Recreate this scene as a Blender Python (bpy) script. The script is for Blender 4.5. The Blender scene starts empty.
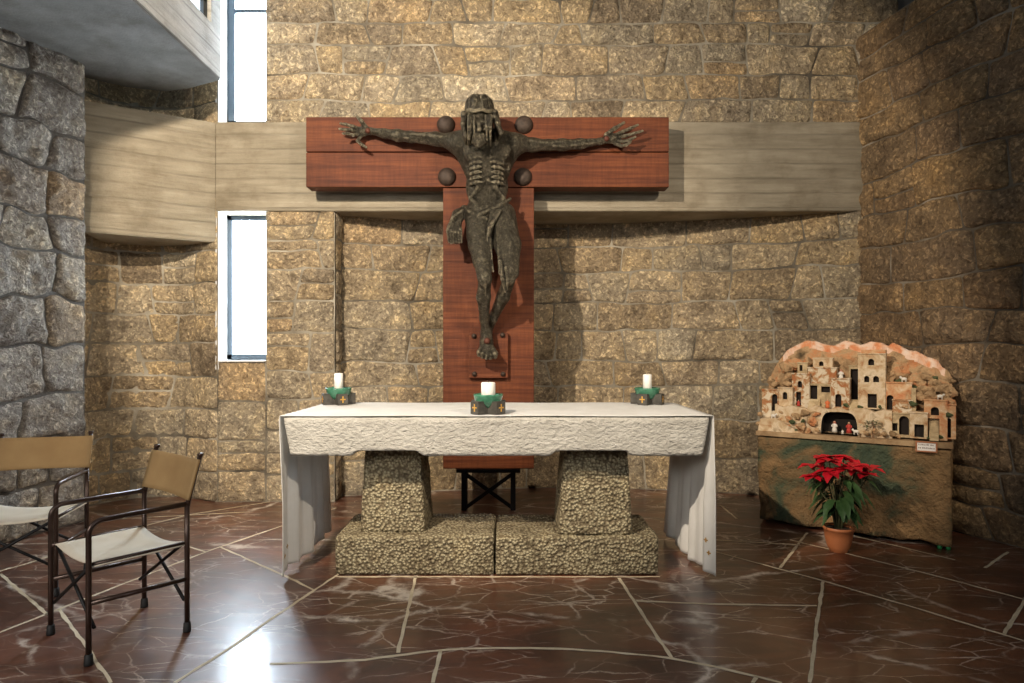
import bpy, bmesh, math, random
import numpy as np
from mathutils import Vector, Matrix

# ------------------------------------------------------------------ camera, world, light, exposure
SC = bpy.context.scene
COL = SC.collection
FPX, CX, HY, CAMZ = 640.0, 512.0, 350.0, 1.40      # focal length in px, centre column, horizon row, eye height

cam_d = bpy.data.cameras.new('camera')
cam = bpy.data.objects.new('camera', cam_d); COL.objects.link(cam)
cam.location = (0, 0, CAMZ); cam.rotation_euler = (math.pi/2, 0, 0)
cam_d.sensor_width = 36.0; cam_d.lens = FPX*36.0/1024.0
cam_d.shift_y = (HY-341.5)/1024.0
cam_d.clip_start = 0.05
SC.camera = cam

w = bpy.data.worlds.new('world'); SC.world = w; w.use_nodes = True
w.node_tree.nodes['Background'].inputs[0].default_value = (0.75, 0.86, 1.0, 1)
w.node_tree.nodes['Background'].inputs[1].default_value = 0.15

SC.view_settings.view_transform = 'Standard'
SC.view_settings.look = 'None'
SC.view_settings.gamma = 1.0
SC.view_settings.use_curve_mapping = False
SC.view_settings.exposure = 0.0

def spot(name, loc, target, watts, size_deg, blend, col, radius):
    l = bpy.data.lights.new(name, 'SPOT'); l.energy = watts; l.color = col
    l.spot_size = math.radians(size_deg); l.spot_blend = blend; l.shadow_soft_size = radius
    o = bpy.data.objects.new(name, l); COL.objects.link(o); o.location = loc
    o.rotation_euler = (Vector(target)-Vector(loc)).to_track_quat('-Z', 'Y').to_euler()
    return o
def area(name, loc, target, watts, sx, sy, col):
    l = bpy.data.lights.new(name, 'AREA'); l.energy = watts; l.color = col
    l.shape = 'RECTANGLE'; l.size = sx; l.size_y = sy
    o = bpy.data.objects.new(name, l); COL.objects.link(o); o.location = loc
    o.rotation_euler = (Vector(target)-Vector(loc)).to_track_quat('-Z', 'Y').to_euler()
    return o
WARM = (1.0, 0.85, 0.67)
spot('spotlight_left', (-2.05, 1.20, 3.98), (-0.58, 5.5, 2.60), 1250, 77, 0.22, WARM, 0.03)
spot('spotlight_right', (2.75, 0.55, 3.95), (-0.60, 5.4, 1.95), 620, 60, 0.6, WARM, 0.03)
spot('spotlight_corner', (3.35, 1.1, 3.3), (2.86, 4.66, 1.1), 250, 28, 0.55, WARM, 0.02)
area('nave_fill', (3.9, -2.2, 3.6), (-3.7, 4.2, 2.0), 44, 2.0, 2.2, (0.78, 0.88, 1.0)).data.spread = math.radians(110)  # added cool fill lamp for the left wall, no visible source
area('nave_fill', (-3.3, -2.2, 3.3), (-1.6, 3.6, 0.3), 50, 1.6, 2.0, (1.0, 0.95, 0.88)).data.spread = math.radians(70)  # second added fill lamp, brightens the chairs and nearby floor
PANE_EMIT = 46.0

# ------------------------------------------------------------------ helpers
def W(px, py, y):            # photo direction at depth y -> point
    return Vector(((px-CX)*y/FPX, y, CAMZ-(py-HY)*y/FPX))
def FLOORPT(px, py):
    d = FPX*CAMZ/(py-HY); return Vector(((px-CX)*d/FPX, d, 0))

def _h(ix, iy, seed):
    ix = ix.astype(np.int64); iy = iy.astype(np.int64)
    n = (ix*374761393 + iy*668265263 + seed*982451653) & 0x7fffffff
    n = ((n ^ (n >> 13))*1274126177) & 0x7fffffff
    return ((n ^ (n >> 16)) & 0xffff)/65535.0
def vnoise(x, y, seed=0):
    x = np.asarray(x, float); y = np.asarray(y, float)
    ix = np.floor(x); iy = np.floor(y); fx = x-ix; fy = y-iy
    fx = fx*fx*(3-2*fx); fy = fy*fy*(3-2*fy)
    a = _h(ix, iy, seed); b = _h(ix+1, iy, seed); c = _h(ix, iy+1, seed); d = _h(ix+1, iy+1, seed)
    return (a*(1-fx)+b*fx)*(1-fy)+(c*(1-fx)+d*fx)*fy - 0.5

def link(name, me, mats, parent=None, smooth=False):
    o = bpy.data.objects.new(name, me); COL.objects.link(o)
    for m in (mats if isinstance(mats, (list, tuple)) else [mats]): me.materials.append(m)
    if parent is not None: o.parent = parent
    if smooth:
        me.polygons.foreach_set('use_smooth', [True]*len(me.polygons))
    return o
def from_bm(name, bm, mats, parent=None, smooth=False):
    bmesh.ops.recalc_face_normals(bm, faces=bm.faces[:])
    me = bpy.data.meshes.new(name); bm.to_mesh(me); bm.free()
    return link(name, me, mats, parent, smooth)
def from_np(name, v, f, mats, parent=None, smooth=False, midx=None):
    me = bpy.data.meshes.new(name)
    v = np.asarray(v, np.float32); f = np.asarray(f, np.int32)
    me.vertices.add(len(v)); me.vertices.foreach_set('co', v.ravel())
    me.loops.add(f.size); me.loops.foreach_set('vertex_index', f.ravel())
    me.polygons.add(len(f)); k = f.shape[1]
    me.polygons.foreach_set('loop_start', np.arange(0, f.size, k, dtype=np.int32))
    me.polygons.foreach_set('loop_total', np.full(len(f), k, np.int32))
    o = link(name, me, mats, parent)
    if midx is not None: me.polygons.foreach_set('material_index', np.asarray(midx, np.int32))
    if smooth: me.polygons.foreach_set('use_smooth', np.ones(len(f), bool))
    me.update(calc_edges=True); me.validate()
    return o
def thing(name, label, cat, loc=(0, 0, 0), rz=0, group=None):
    o = bpy.data.objects.new(name, None); COL.objects.link(o)
    o.empty_display_size = 0.1
    o.location = loc; o.rotation_euler = (0, 0, rz)
    return tag(o, label, cat, group)
def tag(o, label, cat, group=None):
    o['label'] = label; o['category'] = cat
    if group: o['group'] = group
    return o
def struct(o):
    o['kind'] = 'structure'; return o

def bm_box(bm, lo, hi, bev=0.0, mtx=None):
    r = bmesh.ops.create_cube(bm, size=1.0); vs = r['verts']
    for v in vs:
        v.co = Vector([lo[i]+(v.co[i]+0.5)*(hi[i]-lo[i]) for i in range(3)])
    if bev > 0:
        es = {e for v in vs for e in v.link_edges}
        rb = bmesh.ops.bevel(bm, geom=list(es), offset=bev, segments=2, affect='EDGES', profile=0.6)
        vs = list({v for f in rb['faces'] for v in f.verts} | {v for v in vs if v.is_valid})
    if mtx is not None:
        bmesh.ops.transform(bm, matrix=mtx, verts=[v for v in vs if v.is_valid])
    return vs
def bm_lathe(bm, prof, seg=24, c=(0, 0, 0)):
    rings = []
    for r, z in prof:
        if r < 1e-5: rings.append([bm.verts.new((c[0], c[1], c[2]+z))]); continue
        rings.append([bm.verts.new((c[0]+r*math.cos(2*math.pi*i/seg), c[1]+r*math.sin(2*math.pi*i/seg), c[2]+z)) for i in range(seg)])
    for a, b in zip(rings, rings[1:]):
        if len(a) == 1 and len(b) == 1: continue
        for i in range(seg):
            j = (i+1) % seg
            if len(a) == 1: bm.faces.new((a[0], b[j], b[i]))
            elif len(b) == 1: bm.faces.new((a[i], a[j], b[0]))
            else: bm.faces.new((a[i], a[j], b[j], b[i]))
def bm_tube(bm, pts, r, seg=10, cap=True):
    pts = [Vector(p) for p in pts]; n = len(pts)
    rs = r if isinstance(r, (list, tuple)) else [r]*n
    rings = []; up = None
    for i, p in enumerate(pts):
        t = (pts[min(i+1, n-1)]-pts[max(i-1, 0)]).normalized()
        if up is None: up = Vector((0, 0, 1)) if abs(t.z) < 0.9 else Vector((1, 0, 0))
        s = t.cross(up)
        if s.length < 1e-4: s = t.cross(Vector((0.3, 1, 0.2)))
        s.normalize(); up = s.cross(t).normalized()
        rings.append([bm.verts.new(p+rs[i]*(math.cos(2*math.pi*k/seg)*s+math.sin(2*math.pi*k/seg)*up)) for k in range(seg)])
    for a, b in zip(rings, rings[1:]):
        for k in range(seg):
            j = (k+1) % seg; bm.faces.new((a[k], a[j], b[j], b[k]))
    if cap:
        bm.faces.new(rings[0][::-1]); bm.faces.new(rings[-1])
def bm_prism(bm, poly, z0, z1):
    a = [bm.verts.new((x, y, z0)) for x, y in poly]; b = [bm.verts.new((x, y, z1)) for x, y in poly]
    bm.faces.new(a[::-1]); bm.faces.new(b)
    n = len(poly)
    for i in range(n):
        j = (i+1) % n; bm.faces.new((a[i], a[j], b[j], b[i]))

def block(name, lo, hi, step, rnd, fn, mats, parent=None, amp=0.004, nscale=12, seed=1):
    """rounded box on a fine lattice; fn maps (N,3) points (local box coords) to world points; rough surface"""
    lo = np.array(lo, float); hi = np.array(hi, float); c = (lo+hi)/2; hs = (hi-lo)/2
    n = np.maximum(2, np.ceil((hi-lo)/step).astype(int))
    idx = {}; V = []; F = []
    def vid(i, j, k):
        key = (i, j, k)
        if key not in idx:
            idx[key] = len(V); V.append((i/n[0], j/n[1], k/n[2]))
        return idx[key]
    for ax in range(3):
        a, b = [t for t in range(3) if t != ax]
        for side in (0, n[ax]):
            for p in range(n[a]):
                for q in range(n[b]):
                    def mk(pp, qq):
                        r = [0, 0, 0]; r[ax] = side; r[a] = pp; r[b] = qq; return vid(*r)
                    quad = [mk(p, q), mk(p+1, q), mk(p+1, q+1), mk(p, q+1)]
                    flip = (side == 0) ^ (ax == 1)
                    F.append(quad[::-1] if flip else quad)
    P = lo+(hi-lo)*np.array(V)
    q = np.clip(P-c, -hs+rnd, hs-rnd); d = (P-c)-q; L = np.linalg.norm(d, axis=1, keepdims=True)
    nrm = d/np.maximum(L, 1e-9); P = c+q+nrm*rnd
    x, y, z = P.T
    nz = vnoise(x*nscale+y*nscale*0.7, z*nscale+y*nscale*0.5, seed)*0.65 + vnoise(x*nscale*2.7-y*nscale*2, z*nscale*2.7+y*nscale*1.3, seed+3)*0.45
    P = P+nrm*(nz*2*amp)[:, None]
    if fn is not None: P = fn(P)
    return from_np(name, P, F, mats, parent, smooth=True)

# ------------------------------------------------------------------ materials
def nd(nt, t, **kw):
    n = nt.nodes.new(t)
    for k, v in kw.items(): setattr(n, k, v)
    return n
def ramp(nt, stops, fac):
    r = nd(nt, 'ShaderNodeValToRGB'); e = r.color_ramp.elements
    while len(e) < len(stops): e.new(0.5)
    for i, (p, c) in enumerate(stops):
        e[i].position = p; e[i].color = (*c, 1) if len(c) == 3 else c
    nt.links.new(fac, r.inputs[0]); return r.outputs[0]
def noise(nt, co, scale, detail=5, rough=0.6, dist=0.0):
    n = nd(nt, 'ShaderNodeTexNoise'); n.inputs['Scale'].default_value = scale
    n.inputs['Detail'].default_value = detail; n.inputs['Roughness'].default_value = rough
    n.inputs['Distortion'].default_value = dist
    nt.links.new(co, n.inputs['Vector']); return n.outputs['Fac']
def mixc(nt, blend, fac, a, b):
    m = nd(nt, 'ShaderNodeMix', data_type='RGBA', blend_type=blend)
    for s, v in ((m.inputs[0], fac), (m.inputs[6], a), (m.inputs[7], b)):
        if isinstance(v, bpy.types.NodeSocket): nt.links.new(v, s)
        elif isinstance(v, (int, float)): s.default_value = v
        else: s.default_value = (*v, 1)
    return m.outputs[2]
def coords(nt, stretch=(1, 1, 1), rot=(0, 0, 0)):
    t = nd(nt, 'ShaderNodeTexCoord'); m = nd(nt, 'ShaderNodeMapping')
    m.inputs['Scale'].default_value = stretch; m.inputs['Rotation'].default_value = rot
    nt.links.new(t.outputs['Object'], m.inputs[0]); return m.outputs[0]
def newmat(name):
    m = bpy.data.materials.new(name); m.use_nodes = True; nt = m.node_tree
    return m, nt, nt.nodes['Principled BSDF']
def bump(nt, height, dist, prev=None, strength=1.0):
    b = nd(nt, 'ShaderNodeBump'); b.inputs['Distance'].default_value = dist; b.inputs['Strength'].default_value = strength
    nt.links.new(height, b.inputs['Height'])
    if prev is not None: nt.links.new(prev, b.inputs['Normal'])
    return b.outputs[0]
def mat(name, stops, scale=5, detail=5, rough=0.7, metal=0.0, bumps=(), stretch=(1, 1, 1), dist=0.0, spec=0.4):
    m, nt, p = newmat(name); co = coords(nt, stretch)
    if len(stops) == 1: p.inputs['Base Color'].default_value = (*stops[0][1], 1)
    else: nt.links.new(ramp(nt, stops, noise(nt, co, scale, detail, 0.6, dist)), p.inputs['Base Color'])
    p.inputs['Roughness'].default_value = rough; p.inputs['Metallic'].default_value = metal
    p.inputs['Specular IOR Level'].default_value = spec
    pr = None; c0 = coords(nt)
    for s, d in bumps: pr = bump(nt, noise(nt, c0, s, 4, 0.65), d, pr)
    if pr is not None: nt.links.new(pr, p.inputs['Normal'])
    return m

def stone_mat(name, isl, rough=0.8):
    m, nt, p = newmat(name); co = coords(nt)
    g = nd(nt, 'ShaderNodeNewGeometry')
    base = ramp(nt, isl, g.outputs['Random Per Island'])
    n1 = noise(nt, co, 4.0, 6, 0.65, 0.4)
    c = mixc(nt, 'MULTIPLY', 0.9, base, ramp(nt, [(0.28, (0.42, 0.38, 0.34)), (0.48, (1.0, 0.97, 0.92)), (0.70, (1.35, 1.24, 1.02))], n1))
    n2 = noise(nt, co, 30.0, 4, 0.66, 0.7)          # chisel scars
    c = mixc(nt, 'MULTIPLY', 0.95, c, ramp(nt, [(0.33, (0.48, 0.44, 0.41)), (0.44, (0.90, 0.89, 0.88)), (0.55, (1.08, 1.08, 1.06)), (0.62, (2.0, 2.0, 1.9))], n2))
    nt.links.new(c, p.inputs['Base Color'])
    p.inputs['Roughness'].default_value = rough; p.inputs['Specular IOR Level'].default_value = 0.35
    pr = bump(nt, noise(nt, co, 11.0, 5, 0.7, 0.8), 0.04)
    pr = bump(nt, n2, 0.030, pr)
    nt.links.new(pr, p.inputs['Normal'])
    return m
M = {}
M['stone'] = stone_mat('stone', [(0.0, (0.33, 0.255, 0.165)), (0.2, (0.44, 0.36, 0.25)), (0.4, (0.33, 0.285, 0.215)),
                                 (0.55, (0.43, 0.335, 0.21)), (0.72, (0.27, 0.215, 0.15)), (0.86, (0.46, 0.40, 0.305)), (1.0, (0.38, 0.28, 0.17))])
M['stone_grey'] = stone_mat('stone_grey', [(0.0, (0.27, 0.25, 0.225)), (0.3, (0.33, 0.305, 0.28)), (0.55, (0.26, 0.24, 0.22)),
                                           (0.85, (0.34, 0.31, 0.27)), (0.96, (0.33, 0.255, 0.18)), (1.0, (0.28, 0.26, 0.24))])
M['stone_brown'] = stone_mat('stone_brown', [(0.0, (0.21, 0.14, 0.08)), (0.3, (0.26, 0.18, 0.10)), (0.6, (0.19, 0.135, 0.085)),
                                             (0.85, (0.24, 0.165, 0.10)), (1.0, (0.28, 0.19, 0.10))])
M['mortar'] = mat('mortar', [(0.34, (0.09, 0.075, 0.055)), (0.5, (0.22, 0.19, 0.14)), (0.68, (0.42, 0.38, 0.30))], 1.9, 5, 0.95, bumps=((40, 0.01),))
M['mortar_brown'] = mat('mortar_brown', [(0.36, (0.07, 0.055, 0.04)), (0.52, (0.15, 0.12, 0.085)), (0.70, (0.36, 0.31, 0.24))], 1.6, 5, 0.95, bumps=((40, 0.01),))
M['mortar_dark'] = mat('mortar_dark', [(0.3, (0.07, 0.065, 0.06)), (0.7, (0.16, 0.15, 0.135))], 3, 5, 0.95, bumps=((40, 0.01),))

def concrete(name, a, b, boards=True):
    m, nt, p = newmat(name); co = coords(nt)
    cs = coords(nt, (0.9, 0.9, 8.0))
    n = noise(nt, cs, 2.2, 6, 0.6, 0.3)
    c = ramp(nt, [(0.3, a), (0.7, b)], n)
    n2 = noise(nt, co, 3.0, 6, 0.65)
    c = mixc(nt, 'MULTIPLY', 0.7, c, ramp(nt, [(0.3, (0.55, 0.50, 0.43)), (0.5, (0.95, 0.93, 0.9)), (0.7, (1.15, 1.14, 1.12))], n2))
    # board seams every 0.135 m
    sx = nd(nt, 'ShaderNodeSeparateXYZ'); nt.links.new(co, sx.inputs[0])
    mu = nd(nt, 'ShaderNodeMath', operation='MULTIPLY'); mu.inputs[1].default_value = 1/0.135
    nt.links.new(sx.outputs[2], mu.inputs[0])
    fr = nd(nt, 'ShaderNodeMath', operation='PINGPONG'); fr.inputs[1].default_value = 0.5
    nt.links.new(mu.outputs[0], fr.inputs[0])
    sm = ramp(nt, [(0.0, (0.0, 0.0, 0.0)), (0.10, (1, 1, 1))], fr.outputs[0])
    c = mixc(nt, 'MULTIPLY', ramp(nt, [(0.4, (0, 0, 0)), (0.65, (0.4, 0.4, 0.4))], n2), c, sm)
    nt.links.new(c, p.inputs['Base Color'])
    p.inputs['Roughness'].default_value = 0.85; p.inputs['Specular IOR Level'].default_value = 0.3
    pr = bump(nt, sm, 0.004)
    pr = bump(nt, noise(nt, cs, 9.0, 5, 0.7), 0.008, pr)
    pr = bump(nt, noise(nt, co, 70.0, 3, 0.6), 0.003, pr)
    nt.links.new(pr, p.inputs['Normal'])
    return m
M['concrete'] = concrete('concrete', (0.25, 0.215, 0.155), (0.39, 0.345, 0.26))
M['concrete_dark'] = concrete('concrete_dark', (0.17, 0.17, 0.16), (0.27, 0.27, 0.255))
M['concrete_grey'] = concrete('concrete_grey', (0.40, 0.40, 0.38), (0.62, 0.62, 0.59))

def marble():
    m, nt, p = newmat('red_marble'); co = coords(nt)
    c = ramp(nt, [(0.25, (0.028, 0.011, 0.008)), (0.45, (0.085, 0.030, 0.016)), (0.62, (0.15, 0.050, 0.024)), (0.8, (0.09, 0.038, 0.025))],
             noise(nt, coords(nt, (1.0, 2.2, 1), (0, 0, 0.5)), 1.6, 8, 0.62, 1.2))
    # pale veins : angular cracks with ragged edges
    wn = nd(nt, 'ShaderNodeTexNoise'); wn.inputs['Scale'].default_value = 2.6; wn.inputs['Detail'].default_value = 7; wn.inputs['Roughness'].default_value = 0.62
    nt.links.new(co, wn.inputs['Vector'])
    for sc, wd, col, st, rot, th, am in ((0.75, 0.021, (0.66, 0.57, 0.48), (1.0, 1.7, 1), 0.7, 0.51, 0.30), (1.7, 0.018, (0.55, 0.45, 0.37), (1, 2.0, 1), -0.45, 0.535, 0.22), (3.6, 0.022, (0.44, 0.34, 0.27), (1, 1.8, 1), 0.9, 0.525, 0.16), (2.4, 0.014, (0.52, 0.42, 0.34), (1, 3.2, 1), -0.9, 0.495, 0.2)):
        ad = nd(nt, 'ShaderNodeVectorMath', operation='MULTIPLY_ADD'); ad.inputs[1].default_value = (am, am, am)
        nt.links.new(wn.outputs['Color'], ad.inputs[0]); nt.links.new(coords(nt, st, (0, 0, rot)), ad.inputs[2])
        vo = nd(nt, 'ShaderNodeTexVoronoi'); vo.feature = 'DISTANCE_TO_EDGE'; vo.inputs['Scale'].default_value = sc
        nt.links.new(ad.outputs[0], vo.inputs['Vector'])
        wv = nd(nt, 'ShaderNodeMath', operation='MULTIPLY_ADD'); wv.inputs[1].default_value = -wd*4.0; wv.inputs[2].default_value = wd*2.0
        nt.links.new(noise(nt, co, 5.5, 5, 0.7), wv.inputs[0])
        su = nd(nt, 'ShaderNodeMath', operation='ADD'); nt.links.new(vo.outputs['Distance'], su.inputs[0]); nt.links.new(wv.outputs[0], su.inputs[1])
        vein = ramp(nt, [(0.0, (1, 1, 1)), (wd*0.75, (0.25, 0.25, 0.25)), (wd*1.3, (0, 0, 0))], su.outputs[0])
        gate = ramp(nt, [(th-0.05, (0, 0, 0)), (th+0.07, (1, 1, 1))], noise(nt, coords(nt, (1, 1, 1), (0, 0, rot)), 1.5, 4, 0.6))
        f = mixc(nt, 'MULTIPLY', 1.0, vein, gate)
        c = mixc(nt, 'MIX', f, c, col)
    nt.links.new(c, p.inputs['Base Color'])
    rr = ramp(nt, [(0.3, (0.32,)*3), (0.7, (0.44,)*3)], noise(nt, co, 3.0, 5, 0.6))
    nt.links.new(rr, p.inputs['Roughness'])
    p.inputs['Specular IOR Level'].default_value = 0.75
    p.inputs['Coat Weight'].default_value = 0.45; p.inputs['Coat Roughness'].default_value = 0.13
    pr = bump(nt, noise(nt, co, 2.5, 3, 0.5), 0.006)
    nt.links.new(pr, p.inputs['Normal'])
    return m
M['marble'] = marble()
M['grout'] = mat('grout', [(0.3, (0.52, 0.43, 0.29)), (0.7, (0.70, 0.60, 0.43))], 9, 4, 0.7, bumps=((60, 0.003),))

def wood():
    m, nt, p = newmat('cross_wood'); co = coords(nt)
    c = ramp(nt, [(0.3, (0.070, 0.017, 0.006)), (0.5, (0.125, 0.034, 0.011)), (0.72, (0.185, 0.056, 0.018))], noise(nt, coords(nt, (0.6, 4, 14)), 2.2, 6, 0.65, 0.5))
    c = mixc(nt, 'MULTIPLY', 0.5, c, ramp(nt, [(0.3, (0.5, 0.45, 0.42)), (0.65, (1.15, 1.1, 1.05))], noise(nt, co, 3.5, 5, 0.6)))
    c = mixc(nt, 'MULTIPLY', 0.25, c, ramp(nt, [(0.35, (0.55, 0.5, 0.5)), (0.6, (1.2, 1.2, 1.2))], noise(nt, coords(nt, (14, 4, 1.2)), 4, 3, 0.6)))
    nt.links.new(c, p.inputs['Base Color']); p.inputs['Roughness'].default_value = 0.62; p.inputs['Specular IOR Level'].default_value = 0.25
    pr = bump(nt, noise(nt, coords(nt, (1, 4, 20)), 4, 4, 0.6), 0.003)
    nt.links.new(pr, p.inputs['Normal']); return m
M['wood'] = wood()

def bronze(name, a, b, c_, rough, bd):
    m, nt, p = newmat(name); co = coords(nt)
    n = noise(nt, co, 34, 5, 0.7, 0.4)
    g = nd(nt, 'ShaderNodeNewGeometry')
    ad = nd(nt, 'ShaderNodeMath', operation='MULTIPLY_ADD'); ad.inputs[1].default_value = 0.19
    nt.links.new(n, ad.inputs[0]); nt.links.new(g.outputs['Pointiness'], ad.inputs[2])    # lighter ridges, darker hollows
    nt.links.new(ramp(nt, [(0.545, a), (0.605, b), (0.665, c_)], ad.outputs[0]), p.inputs['Base Color'])
    p.inputs['Metallic'].default_value = 0.7
    nt.links.new(ramp(nt, [(0.3, (rough+0.12,)*3), (0.7, (rough-0.08,)*3)], n), p.inputs['Roughness'])
    pr = bump(nt, noise(nt, coords(nt, (1, 1, 0.45)), 24, 5, 0.7, 0.8), bd)
    pr = bump(nt, noise(nt, co, 75, 4, 0.7), bd*0.4, pr)
    nt.links.new(pr, p.inputs['Normal']); return m
M['bronze'] = bronze('bronze', (0.020, 0.017, 0.012), (0.088, 0.076, 0.053), (0.38, 0.33, 0.225), 0.34, 0.040)
M['bronze_dark'] = bronze('bronze_dark', (0.012, 0.010, 0.008), (0.055, 0.047, 0.033), (0.28, 0.24, 0.16), 0.34, 0.026)
M['bolt'] = mat('bolt_iron', [(0.3, (0.035, 0.024, 0.018)), (0.7, (0.085, 0.058, 0.042))], 30, 4, 0.6, 0.4, bumps=((90, 0.003),))
M['wound'] = mat('wound_red', [(0.3, (0.07, 0.02, 0.012)), (0.7, (0.13, 0.045, 0.025))], 60, 3, 0.6, 0.3)

def mensa():
    m, nt, p = newmat('mensa_stone'); co = coords(nt, (0.75, 1, 1.25))
    c = ramp(nt, [(0.3, (0.36, 0.34, 0.295)), (0.7, (0.47, 0.45, 0.40))], noise(nt, co, 9, 5, 0.6))
    nt.links.new(c, p.inputs['Base Color']); p.inputs['Roughness'].default_value = 0.85
    pr = bump(nt, noise(nt, co, 40, 3, 0.55, 0.4), 0.013)
    pr = bump(nt, noise(nt, co, 48, 4, 0.6), 0.012, pr)
    nt.links.new(pr, p.inputs['Normal']); return m
M['mensa'] = mensa()
def pebble():
    m, nt, p = newmat('bush_hammered_stone'); co = coords(nt)
    def vor(sc):
        v = nd(nt, 'ShaderNodeTexVoronoi'); v.feature = 'SMOOTH_F1'; v.inputs['Scale'].default_value = sc
        v.inputs['Smoothness'].default_value = 0.25; v.inputs['Randomness'].default_value = 0.9
        nt.links.new(co, v.inputs['Vector']); return v.outputs['Distance']
    d = vor(54)
    c = ramp(nt, [(0.12, (0.43, 0.38, 0.26)), (0.42, (0.28, 0.24, 0.15)), (0.66, (0.12, 0.092, 0.052))], d)
    c = mixc(nt, 'MULTIPLY', 0.7, c, ramp(nt, [(0.3, (0.55, 0.48, 0.36)), (0.55, (1, 0.98, 0.92)), (0.75, (1.25, 1.15, 0.95))], noise(nt, co, 6, 5, 0.6)))
    nt.links.new(c, p.inputs['Base Color']); p.inputs['Roughness'].default_value = 0.75
    inv = nd(nt, 'ShaderNodeMath', operation='SUBTRACT'); inv.inputs[0].default_value = 1.0; nt.links.new(d, inv.inputs[1])
    pr = bump(nt, inv.outputs[0], 0.020)
    pr = bump(nt, noise(nt, co, 120, 3, 0.6), 0.003, pr)
    nt.links.new(pr, p.inputs['Normal']); return m
M['pebble'] = pebble()

def cloth(name, a, b, rough=0.85, transl=0.0, weave=220, wd=0.0008, stripe=None):
    m, nt, p = newmat(name); co = coords(nt)
    c = ramp(nt, [(0.3, a), (0.7, b)], noise(nt, co, 5, 4, 0.6))
    nt.links.new(c, p.inputs['Base Color']); p.inputs['Roughness'].default_value = rough
    p.inputs['Specular IOR Level'].default_value = 0.2
    pr = bump(nt, noise(nt, co, weave, 2, 0.5), wd)
    if stripe:
        pr = bump(nt, noise(nt, coords(nt, stripe), 5, 3, 0.5), 0.005, pr)
    nt.links.new(pr, p.inputs['Normal'])
    if transl > 0:
        t = nd(nt, 'ShaderNodeBsdfTranslucent'); nt.links.new(c, t.inputs[0])
        mx = nd(nt, 'ShaderNodeMixShader'); mx.inputs[0].default_value = transl
        nt.links.new(p.outputs[0], mx.inputs[1]); nt.links.new(t.outputs[0], mx.inputs[2])
        nt.links.new(mx.outputs[0], nt.nodes['Material Output'].inputs[0])
    return m
M['linen'] = cloth('white_linen', (0.74, 0.73, 0.70), (0.82, 0.81, 0.78), transl=0.30, stripe=(0.3, 9, 0.3))
M['gold_thread'] = mat('gold_thread', [(0, (0.42, 0.24, 0.07))], rough=0.6)
M['canvas_tan'] = cloth('canvas_tan', (0.48, 0.31, 0.145), (0.56, 0.38, 0.185), transl=0.4)
M['canvas_white'] = cloth('canvas_cream', (0.74, 0.65, 0.51), (0.82, 0.73, 0.59), transl=0.15)
M['tube'] = mat('brown_tube', [(0.3, (0.040, 0.022, 0.015)), (0.7, (0.062, 0.036, 0.026))], 20, 3, 0.33, 0.55, spec=0.6)
M['rubber'] = mat('black_rubber', [(0, (0.012, 0.012, 0.012))], rough=0.6)
M['black_steel'] = mat('black_steel', [(0, (0.012, 0.011, 0.011))], rough=0.55, metal=0.3)
M['cradle'] = mat('dark_slate', [(0.3, (0.035, 0.033, 0.028)), (0.7, (0.10, 0.092, 0.075))], 24, 5, 0.6, 0.2, bumps=((50, 0.006),))
M['gold'] = mat('gold_inlay', [(0, (0.75, 0.43, 0.10))], rough=0.4, metal=0.6)
def glassy():
    m, nt, p = newmat('green_glass'); co = coords(nt)
    c = ramp(nt, [(0.35, (0.035, 0.15, 0.085)), (0.6, (0.085, 0.27, 0.165)), (0.75, (0.17, 0.38, 0.25))], noise(nt, co, 18, 4, 0.6))
    nt.links.new(c, p.inputs['Base Color']); p.inputs['Roughness'].default_value = 0.22
    p.inputs['Transmission Weight'].default_value = 0.15; p.inputs['IOR'].default_value = 1.45
    p.inputs['Coat Weight'].default_value = 0.3
    return m
M['green_glass'] = glassy()
M['wax'] = mat('white_wax', [(0.3, (0.80, 0.77, 0.70)), (0.7, (0.86, 0.83, 0.77))], 8, 3, 0.5)
M['wick'] = mat('wick', [(0, (0.02, 0.018, 0.015))], rough=0.9)
M['frame'] = mat('window_steel', [(0, (0.045, 0.06, 0.075))], rough=0.45, metal=0.4)
M['reveal'] = mat('pale_render', [(0.3, (0.55, 0.54, 0.51)), (0.7, (0.70, 0.69, 0.66))], 8, 4, 0.85, bumps=((25, 0.012), (70, 0.004)))
M['plain'] = mat('plain_concrete', [(0.3, (0.20, 0.19, 0.17)), (0.7, (0.28, 0.265, 0.24))], 3, 5, 0.9)
def pane(name, e):
    m, nt, p = newmat(name)
    p.inputs['Base Color'].default_value = (0.5, 0.55, 0.6, 1)
    p.inputs['Emission Color'].default_value = (0.72, 0.86, 1.0, 1)
    g = nd(nt, 'ShaderNodeNewGeometry')            # daylight comes through towards the room only
    mu = nd(nt, 'ShaderNodeMath', operation='MULTIPLY_ADD'); mu.inputs[1].default_value = -e; mu.inputs[2].default_value = e
    nt.links.new(g.outputs['Backfacing'], mu.inputs[0]); nt.links.new(mu.outputs[0], p.inputs['Emission Strength'])
    p.inputs['Roughness'].default_value = 0.3
    return m
M['pane'] = pane('bright_pane', PANE_EMIT)
M['pane_side'] = pane('side_pane', 2.0)

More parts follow.
